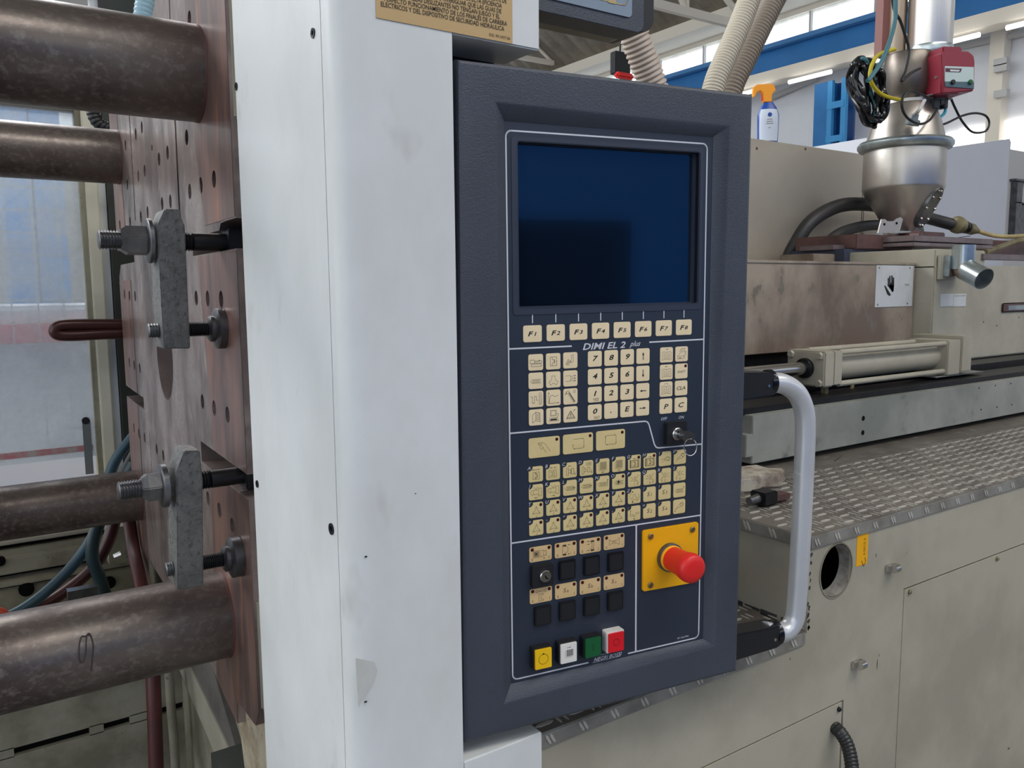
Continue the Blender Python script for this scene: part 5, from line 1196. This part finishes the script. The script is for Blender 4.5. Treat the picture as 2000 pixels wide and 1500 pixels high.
# ---------------------------------------------------------------- feed block, slides and hopper
YO = 1.50
fb = thing('feed_throat_block', 'brown steel feed block with a cooling bore under the hopper', 'block', onY(1730, 490, YO))
a, b = onY(1673, 459, YO), onY(1782, 488, YO)
za_, zb3 = onY(1730, 460, YO).z, onY(1730, 488, YO).z
MB().prism([(a.x, zb3), (b.x, zb3), (b.x, za_+.003), (a.x, za_)], (0, YO, 0), EX, EZ, EY, .22).build('block', m_brown, fb, bevel=.003)
p = onY(1730, 477, YO); MB().lathe([(.0065, 0), (.0125, .001), (.0135, .006)], (p.x, YO-.002, p.z), EY, 18).build('bore', m_bolt, fb)
MB().lathe([(.009, 0), (.011, .012)], (p.x+.022, YO-.010, p.z), EY, 12).build('plug', m_steel, fb)
a, b = onY(1648, 489, YO+.02), onY(1787, 509, YO+.02)
for x0, x1 in ((1648, 1755), (1758, 1787)):
    a, b = onY(x0, 489, YO+.01), onY(x1, 509, YO+.01); MB().box((a.x, YO+.01, b.z-.05), (b.x, YO+.2, zb3)).build('dark_block', m_navy, fb, bevel=.002)
a, b = onY(1627, 478, YO+.04), onY(1673, 489, YO+.04); MB().box((a.x, YO+.04, b.z), (b.x, YO+.16, a.z)).build('shim_plate', m_mauve, fb, bevel=.001)
a, b = onY(1588, 495, YO+.04), onY(1648, 507, YO+.04); MB().box((a.x, YO+.04, b.z-.05), (b.x, YO+.16, a.z)).build('shim_plate', m_beigeb, fb, bevel=.002)
YS = 1.40
spx = thing('slide_plates', 'pair of purplish steel slide plates sticking out right of the feed block', 'plate', onY(1860, 480, YS))
for (y0, y1) in ((463, 474), (476, 483)):
    xa_, xb_ = onY(1784, 478, YS).x, onY(1940, 470, YS).x
    MB().box((xa_, YS, onY(1860, y1, YS).z), (xb_, YS+.17, onY(1860, y0, YS).z)).build('slide_plate', m_mauve, spx, bevel=.0015)
a, b = onY(1800, 456, YS+.05), onY(1840, 466, YS+.05)
MB().box((a.x, YS+.04, b.z), (b.x, YS+.14, a.z+.006)).build('latch_block', m_brown, spx, bevel=.003)
MB().lathe([(.017, 0), (.017, .03)], (onY(1806, 462, YS).x, YS+.01, onY(1806, 462, YS).z+.002), EY, 20).build('latch_knob', m_brown, spx)
MB().tube([onY(x, y, YS+.03) for x, y in ((1838, 463), (1860, 465), (1895, 461))], .0012, 6).build('latch_wire', m_bolt, spx)
# hopper
YP = 1.60; HX = 1.688*YP
def zp(py): return onY(1766, py, YP).z
dpt = depth(V3((HX, YP, .3)))/F
hp_ = thing('steel_hopper', 'stainless steel conical hopper standing on the brown feed block', 'hopper', (HX, YP, zp(455)))
A_ = V3((HX, YP, 0))
def lat(prof, m, nm, parent, n=48, **k): return MB().lathe([(r*dpt, zp(y)) for r, y in prof], A_, EZ, n).build(nm, m, parent, **k)
lat([(22, 460), (26, 452), (74, 372), (74.6, 368)], m_steel, 'cone', hp_)
lat([(74, 370), (74.5, 366), (74, 296), (73, 290)], m_steel, 'drum', hp_)
lat([(76, 296), (82, 294), (86, 288), (86, 282), (82, 277), (74, 276)], m_galv, 'clamp_ring', hp_)
lat([(73, 284), (72, 280), (62, 240), (48, 204), (46, 202)], m_steel, 'upper_cone', hp_)
# sight window bolted on the cone
side = V3((.75, -.66, 0)).normalized()     # towards the right of the picture
rt = V3((math.cos(math.radians(-86)), math.sin(math.radians(-86)), 0)); tg = EZ.cross(rt)
c0 = A_+rt*(66*dpt)+EZ*zp(384); c1_ = A_+rt*(38*dpt)+EZ*zp(436); ax = (c1_-c0).normalized(); nn = ax.cross(tg).normalized(); nn = nn if nn.dot(rt) > 0 else -nn
cc = (c0+c1_)/2+nn*.006; hl = (c1_-c0).length/2
def oval(w, l): return [(w*math.cos(t), l*math.copysign(abs(math.sin(t))**.6, math.sin(t))) for t in [2*math.pi*i/24 for i in range(24)]]
wn = MB().prism(oval(.036, hl+.022), cc, tg, ax, -nn, .016).build('sight_window', mat('sight_acrylic', S(96, 98, 100), S(66, 66, 68), 30, .6, .15, metal=.4), hp_, bevel=.001)
for i in range(10):
    t = 2*math.pi*i/10; q = cc+tg*(.029*math.cos(t))+ax*((hl+.013)*math.sin(t)); MB().lathe([(.0045, 0), (.004, .005)], q, nn, 6).build('window_bolt', m_chrome, wn)
# saddle bracket and feet
def pl_(px, py, Y=YP-.09): return onY(px, py, Y)
br = [(1715, 456), (1757, 455), (1764, 428), (1760, 424), (1752, 427), (1746, 432), (1734, 432), (1729, 428), (1722, 428)]
MB().prism([(pl_(*q).x, pl_(*q).z) for q in br], (0, YP-.09, 0), EX, EZ, EY, .004).build('saddle_bracket', mat('bracket_steel', S(196, 190, 184), rough=.35, metal=.7), hp_, bevel=.001)
for px, py in ((1727, 438), (1751, 436)): p = pl_(px, py); MB().lathe([(.004, 0), (.004, .002)], (p.x, YP-.092, p.z), EY, 10).build('bracket_hole', m_void, hp_)
for x0, x1, y0, y1 in ((1706, 1719, 455, 460), (1756, 1776, 451, 457), (1738, 1750, 457, 459)):
    a, b = pl_(x0, y0), pl_(x1, y1); MB().box((a.x, YP-.10, b.z), (b.x, YP-.06, a.z)).build('foot_tab', m_chrome, hp_, bevel=.001)
MB().prism([(onY(x, y, YP+.02).x, onY(x, y, YP+.02).z) for x, y in ((1784, 455), (1806, 455), (1800, 428), (1796, 428))], (0, YP+.02, 0), EX, EZ, EY, .05).build('rear_bracket', m_gun, hp_)
# vacuum loader head with red motor box
vl = thing('vacuum_loader', 'hopper loader head with a maroon motor box and bright lidded label', 'loader', (HX, YP, zp(205)))
A_ = V3((HX, YP, 0))
mb = MB(); ax1 = onY(1757, 105, YP); ax2 = onY(1760, 207, YP)
MB().lathe([(40, 0), (46, 40), (40, 70), (20, 108)], (0, 0, 0), (0, 0, 1), 8)
lat([(24, 215), (30, 203), (44, 175), (46, 140), (42, 108), (40, 104)], mat('loader_grey', S(120, 112, 104), S(96, 88, 80), 8, .7, .35, metal=.7), 'loader_body', vl)
lat([(46, 208), (50, 206), (50, 200), (40, 199)], m_steel, 'neck_flange', vl)
dv = onY(1846, 142, YP-.02)
def qb(x0, y0, x1, y1, Y, dp_, m, nm, parent=vl, bev=0.0, seg=3):
    mb = MB(); pbox(mb, x0, y0, x1, y1, Y, dp_); return mb.build(nm, m, parent, bevel=bev, seg=seg)
YM = 1.46
ph = math.radians(79); fh = V3((RF.x, RF.y, 0)).normalized(); rh = V3((RR.x, RR.y, 0)).normalized()
MU = fh*math.cos(ph)+rh*math.sin(ph); MN = rh*-math.cos(ph)+fh*math.sin(ph)      # across the front, straight back
MO = onY(1842, 182, YM)
def mq(px, py, d=0):                            # pixel on the front plane pushed back by d -> (across, up)
    p = onP(px, py, MO+MN*d, MN)-MO; return (p.dot(MU), p.z)
def mpoly(pts, d, h, m, nm, bev=0): return MB().prism([mq(x, y, d) for x, y in pts], MO+MN*d, MU, EZ, MN, h).build(nm, m, vl, bevel=bev, seg=3)
mpoly([(1839, 103), (1842, 99), (1892, 100), (1903, 108), (1905, 120), (1904, 175), (1900, 178), (1842, 183)], 0, .115, m_maroon, 'motor_box', .008)
q0 = mq(1839, 100)
MB().prism([(.004, 0), (.06, 0), (.082, .018), (.096, .056), (.104, .088), (.135, .088), (.150, .088), (.190, .088), (.190, .148), (.004, .146)], MO+MU*(-.005)-EZ*(0), MN, EZ, MU, .07).build('motor_hood', m_maroon, vl, bevel=.004)
MB().prism([(.05, -.004), (.088, -.004), (.112, .030), (.114, .075), (.09, .07)], MO+MU*.002, MN, EZ, MU, .05).build('motor_window', mat('clear_blueish', S(120, 136, 146), rough=.15), vl)
mpoly([(1846, 129), (1902, 131), (1902, 160), (1846, 159)], -.003, .003, mat('label_silver', S(190, 206, 204), rough=.4), 'front_label')
mpoly([(1846, 159), (1902, 160), (1902, 173), (1847, 169)], -.003, .003, mat('label_slate', S(76, 100, 110), rough=.4), 'front_label')
mpoly([(1847, 133), (1879, 134), (1876, 141), (1847, 140)], -.004, .001, mat('logo_dark', S(90, 40, 60), rough=.5), 'logo_stripe')
mpoly([(1856, 135.5), (1875, 136.5), (1873, 140), (1856, 139.2)], -.005, .001, m_lblw, 'logo_print')
for px, m, nm in ((1859, m_black, 'black_knob'), (1893, m_grn, 'green_lamp')):
    a_, b_ = mq(px, 161); MB().lathe([(.006, 0), (.0075, .002), (.0075, .008)], MO+MU*a_+EZ*b_-MN*.010, MN, 16).build(nm, m, vl)
p = onY(1826, 148, YM+.05); MB().lathe([(.005, 0), (.006, .004)], MO-MU*.009+MN*.03+EZ*.055, MU, 10).build('chrome_screw', m_chrome, vl)
qb(1822, 183, 1862, 194, YM+.03, .08, m_gun, 'terminal_plate', bev=.002)
for x0, x1, y1 in ((1826, 1836, 214), (1838, 1846, 206), (1846, 1852, 212)): qb(x0, 186, x1, y1, YM+.04, .03, m_black, 'connector', bev=.003)
for i, (px, py) in enumerate(((1785, 172), (1795, 178), (1778, 190), (1790, 192))):
    p = onY(px, py, YM+.16); MB().tube([p, p+V3((.02, -.01, .015)), p+V3((.04, 0, -.005))], .006, 8).build('bare_pipe', m_chrome, vl)
# bright ducts rising from the loader
dk = thing('metal_duct', 'bright silvery metal duct rising above the maroon motor box', 'duct', onY(1815, 100, YP+.12))
c0 = onY(1815, 100, YP+.1); rD = 42*dpt*1.03
MB().lathe([(rD*.97, c0.z-.01), (rD, c0.z), (rD, 1.6)], (c0.x, c0.y, 0), EZ, 40).build('pipe', mat('bright_duct', S(226, 220, 212), S(196, 184, 170), 3, .7, .3, metal=.85, stretch=(4, 4, .15)), dk)
MB().lathe([(rD*1.04, c0.z-.012), (rD*1.06, c0.z+.002), (rD*1.02, c0.z+.012)], (c0.x, c0.y, 0), EZ, 40).build('pipe_collar', m_galv, dk)
c0 = onY(1746, 100, YP+.2); rD = 21*dpt*1.05
d2_ = thing('metal_duct', 'narrower duller duct with brown stain left of the bright duct', 'duct', (c0.x, c0.y, c0.z))
MB().lathe([(rD, c0.z-.05), (rD, 1.6)], (c0.x, c0.y, 0), EZ, 32).build('pipe', mat('dull_duct', S(186, 170, 152), S(140, 122, 104), 4, .8, .35, metal=.7, stretch=(3, 3, .2)), d2_)
a = onY(1712, 100, YP+.22); b = onY(1726, 100, YP+.22)
MB().box((a.x, YP+.2, a.z-.02), (b.x, YP+.23, 1.6)).build('brown_strip', mat('brown_red', S(130, 80, 74), rough=.5), d2_)
# cable coil
cc0 = onY(1690, 180, YP-.02); coil = thing('cable_coil', 'coil of black cable hanging left of the loader head', 'cable', cc0)
random.seed(3); cu_ = V3((RR.x, RR.y, 0)).normalized()
for k in range(15):
    w = random.uniform(18, 44); h = random.uniform(44, 58); ox = random.uniform(-8, 10); oz = random.uniform(-5, 5); tl = random.uniform(.2, .4); pts = []
    for i in range(12):
        t = 2*math.pi*i/12; x = w*.62*math.cos(t)*(1+.25*math.sin(t)); z = h*math.sin(t)
        pts.append(cc0+cu_*((ox+x-z*tl)*dpt)+EZ*((oz+z)*dpt)+V3((-cu_.y, cu_.x, 0))*(random.uniform(-.028, .028)))
    MB().tube(pts, .0065, 8, closed=True).build('cable_loop', m_blackg if k != 7 else m_teal, coil)
def cable(nm, pts, Y, r, m, lab, n=8): return tag(MB().tube([onY(x, y, Y if not isinstance(Y, (list, tuple)) else Y[i]) for i, (x, y) in enumerate(pts)], r, n).build(nm, m), lab, 'cable')
cable('teal_cable', [(1749, -20), (1749, 15), (1748, 40), (1738, 80), (1722, 120), (1700, 152), (1694, 158)], YP-.12, .0065, m_teal, 'teal sheathed cable running down in front of the ducts to the coil')
cable('black_cable', [(1741, -20), (1747, 20), (1758, 40), (1768, 70), (1775, 100), (1768, 140), (1761, 158), (1780, 142), (1797, 133)], YP-.10, .0045, m_black, 'thin black cable with a sharp bend beside the motor hood')
cable('green_yellow_cable', [(1748, 96), (1735, 100), (1715, 108), (1702, 130), (1700, 155), (1712, 176), (1730, 188), (1762, 196)], YP-.08, .006, m_ygc, 'yellow and green earth cable wrapped around the loader body')
cable('looped_cable', [(1820, 193), (1780, 178), (1764, 190), (1762, 210), (1772, 230), (1795, 242), (1815, 235), (1832, 212)], YM+.02, .004, m_black, 'black cable looping across the top of the steel hopper')
cable('trailing_cable', [(1858, 194), (1866, 212), (1880, 238), (1900, 258), (1925, 256), (1932, 240), (1925, 226), (1905, 221), (1880, 226), (1850, 240), (1832, 246)], YM+.06, .0038, m_black, 'thin black cable making a free loop right of the hopper')
cable('cyan_tube', [(1848, 208), (1844, 222), (1832, 232)], YM+.05, .005, mat('cyan_tube', S(70, 190, 214), rough=.3), 'short cyan air tube under the motor box')
gl = thing('cable_gland', 'grey cable gland on the sloped neck of the hopper', 'gland', onY(1781, 240, YP-.11))
p = onY(1781, 238, YP-.095); MB().lathe([(.022, 0), (.022, .016), (.014, .018), (.012, .034)], p-EZ*.010, V3((.1, -.25, 1)), 8).build('gland_body', mat('gland_grey', S(120, 130, 136), rough=.4), gl)
MB().tube([p+V3((.0, -.005, .02)), onY(1795, 215, YP-.13), onY(1806, 196, YP-.12)], .0055, 8).build('gland_tail', m_cabg, gl)
# elbow pipe on its bracket
ep_ = thing('elbow_pipe', 'galvanised elbow pipe with its open end pointing down right', 'pipe', onY(1880, 520, YI-.04))
YE = YI-.05
e0, e1, e2 = onY(1888, 486, YE), onY(1880, 522, YE), onY(1922, 545, YE-.07)
def hollow(p, q, r, nm, m=m_galv, r2=None):
    L = (q-p).length; return MB().lathe([(r, 0), (r2 or r, L), ((r2 or r)-.0015, L), (r-.0015, .002)], p, q-p, 32, cap=False).build(nm, m, ep_)
hollow(e1-EZ*.005, V3((e1.x, e1.y, e0.z+.01)), .030, 'upright_pipe')
MB().tube([e1+EZ*.015, e1-EZ*.003+V3((.004, -.004, 0)), e1.lerp(e2, .35)], .0302, 24).build('weld_bend', mat('weld_rough', S(170, 168, 164), S(190, 130, 100), 22, .9, .4, metal=.7, bump=.3, bsc=120), ep_)
hollow(e1.lerp(e2, .25), e2, .0305, 'outlet_pipe')
MB().lathe([(.029, 0), (.029, .001)], e1.lerp(e2, .5), e2-e1, 24).build('pipe_inside', m_gun, ep_)
for x0, x1, m in ((1832, 1845, m_beige), (1836, 1848, m_galv), (1848, 1858, m_galv), (1856, 1868, m_chrome)):
    a, b = onY(x0, 500 if m != m_beige else 498, YI-.002), onY(x1, 540 if m != m_beige else 546, YI-.002)
    MB().box((a.x, YI-(.012 if m == m_beige else .03), b.z), (b.x, YI-.001, a.z)).build('pipe_bracket', m, ep_, bevel=.0015)
# black thick hoses
tag(MB().tube([onY(x, y, Y) for x, y, Y in ((1536, 515, 1.78), (1552, 480, 1.76), (1585, 432, 1.74), (1640, 402, 1.74), (1700, 400, 1.76), (1760, 412, 1.8), (1820, 428, 1.8), (1872, 442, 1.75))], .0235, 18).build('thick_black_hose', m_rub), 'thick black hose arching behind the hopper, the larger outer one', 'hose')
tag(MB().tube([onY(x, y, Y) for x, y, Y in ((1594, 515, 1.66), (1608, 485, 1.66), (1640, 456, 1.68), (1685, 442, 1.72), (1730, 440, 1.76), (1770, 446, 1.8))], .0185, 16).build('black_hose', m_rub), 'smaller black hose arching inside the thick one beside the feed block', 'hose')
cf = thing('hose_coupling', 'dirty brass hose coupling at the end of the thick black hose', 'coupling', onY(1885, 440, 1.74))
p, q = onY(1866, 438, 1.745), onY(1925, 456, 1.72); d = (q-p).normalized()
MB().lathe([(.024, 0), (.034, .006), (.034, .022), (.029, .026), (.029, .040), (.024, .044)], p, d, 24).build('coupling_nut', m_brass, cf)
MB().lathe([(.025, 0), (.025, .014), (.021, .02), (.021, .03)], p+d*.05, d, 20).build('coupling_sleeve', m_bolt, cf)
MB().lathe([(.023, 0), (.023, .03), (.016, .05), (.010, .07)], p+d*.075, d, 20).build('coupling_tail', m_brass, cf)
tag(MB().tube([p+d*.13, onY(1940, 460, 1.70), onY(1975, 462, 1.68), onY(2030, 458, 1.66)], .0085, 10).build('brass_pipe', mat('yellow_pipe', S(190, 172, 118), S(150, 132, 88), 10, .7, .4)), 'thin yellowish pipe running from the coupling out of the picture', 'pipe')
tag(MB().tube([onY(1925, 492, 1.55), onY(1960, 480, 1.56), onY(1990, 470, 1.56), onY(2030, 466, 1.56)], .010, 10).build('grimy_pipe', m_brass), 'second grimy pipe below the yellowish one at the right edge', 'pipe')
mb = MB(); pbox(mb, 1925, 468, 2040, 500, 1.60, .1); tag(mb.build('dark_channel', m_brown), 'dark brown channel behind the slide plates at the right edge', 'channel')
# far white machine cabinet at right
fc = thing('far_cabinet', 'large plain pale grey cabinet filling the right background', 'cabinet', (6, 3.4, -1.5))
YW = 3.0
a, b, c_ = onY(1838, 290, YW), onY(1973, 271, YW), onY(1845, 455, YW)
MB().prism([(onY(1700, 330, YW).x, -1.5), (b.x, -1.5), (b.x, b.z), (onY(1925, 276, YW).x, onY(1925, 278, YW).z), (a.x, a.z), (onY(1700, 330, YW).x, a.z)], (0, YW, 0), EX, EZ, EY, .5).build('front_sheet', m_cabw, fc)
MB().box((b.x, YW+.05, -1.5), (b.x+.12, YW+.6, onY(1980, 272, YW).z)).build('corner_post', m_cabg, fc)
MB().box((b.x+.12, YW+.15, -1.5), (b.x+1.5, YW+.7, onY(2000, 283, YW).z)).build('side_sheet', m_cabg, fc)
for y0, y1 in ((352, 356), (396, 400)): p, q = onY(1985, y0, YW+.1), onY(2040, y1, YW+.1); MB().box((p.x, YW+.1, q.z), (q.x, YW+.16, p.z)).build('grille_bar', m_gun, fc)
p, q = onY(1988, 356, YW+.1), onY(1992, 460, YW+.1); MB().box((p.x, YW+.1, q.z), (q.x, YW+.16, p.z)).build('grille_bar', m_gun, fc)
p, q = onY(1992, 400, YW+.13), onY(2040, 470, YW+.13); MB().box((p.x, YW+.13, q.z), (q.x, YW+.15, p.z)).build('grille_dark', m_gun, fc)
# corrugated ducts rising behind the console
YD = 1.62
def duct(pts, Y, r, rib, m, lab, amp=.07): return tag(MB().tube([onY(x, y, Y if not isinstance(Y, (list, tuple)) else Y[i]) for i, (x, y) in enumerate(pts)], r, 28, rib=rib, amp=amp).build('corrugated_duct', m, smooth=60), lab, 'duct', 'corrugated ducts behind the console')
dz = lambda px, py, Y: onY(px, py, Y)
duct([(1205, -20), (1228, 40), (1250, 100), (1272, 160), (1300, 240), (1330, 330), (1345, 420), (1350, 507)], 1.45, .0315, .0115, m_ductp, 'pinkish ribbed duct emerging under the upper console', .09)
duct([(1480, -60), (1463, 0), (1440, 60), (1416, 115), (1396, 165), (1380, 240), (1372, 330), (1370, 420), (1370, 510)], 1.50, .0275, .0085, m_duct, 'cream ribbed duct leaning in front of the brown one')
duct([(1545, -60), (1512, 0), (1482, 60), (1456, 115), (1430, 170), (1415, 240), (1408, 330), (1405, 420), (1405, 508)], 1.58, .0295, .0105, m_ductd, 'brown ribbed duct leaning behind the cream one')
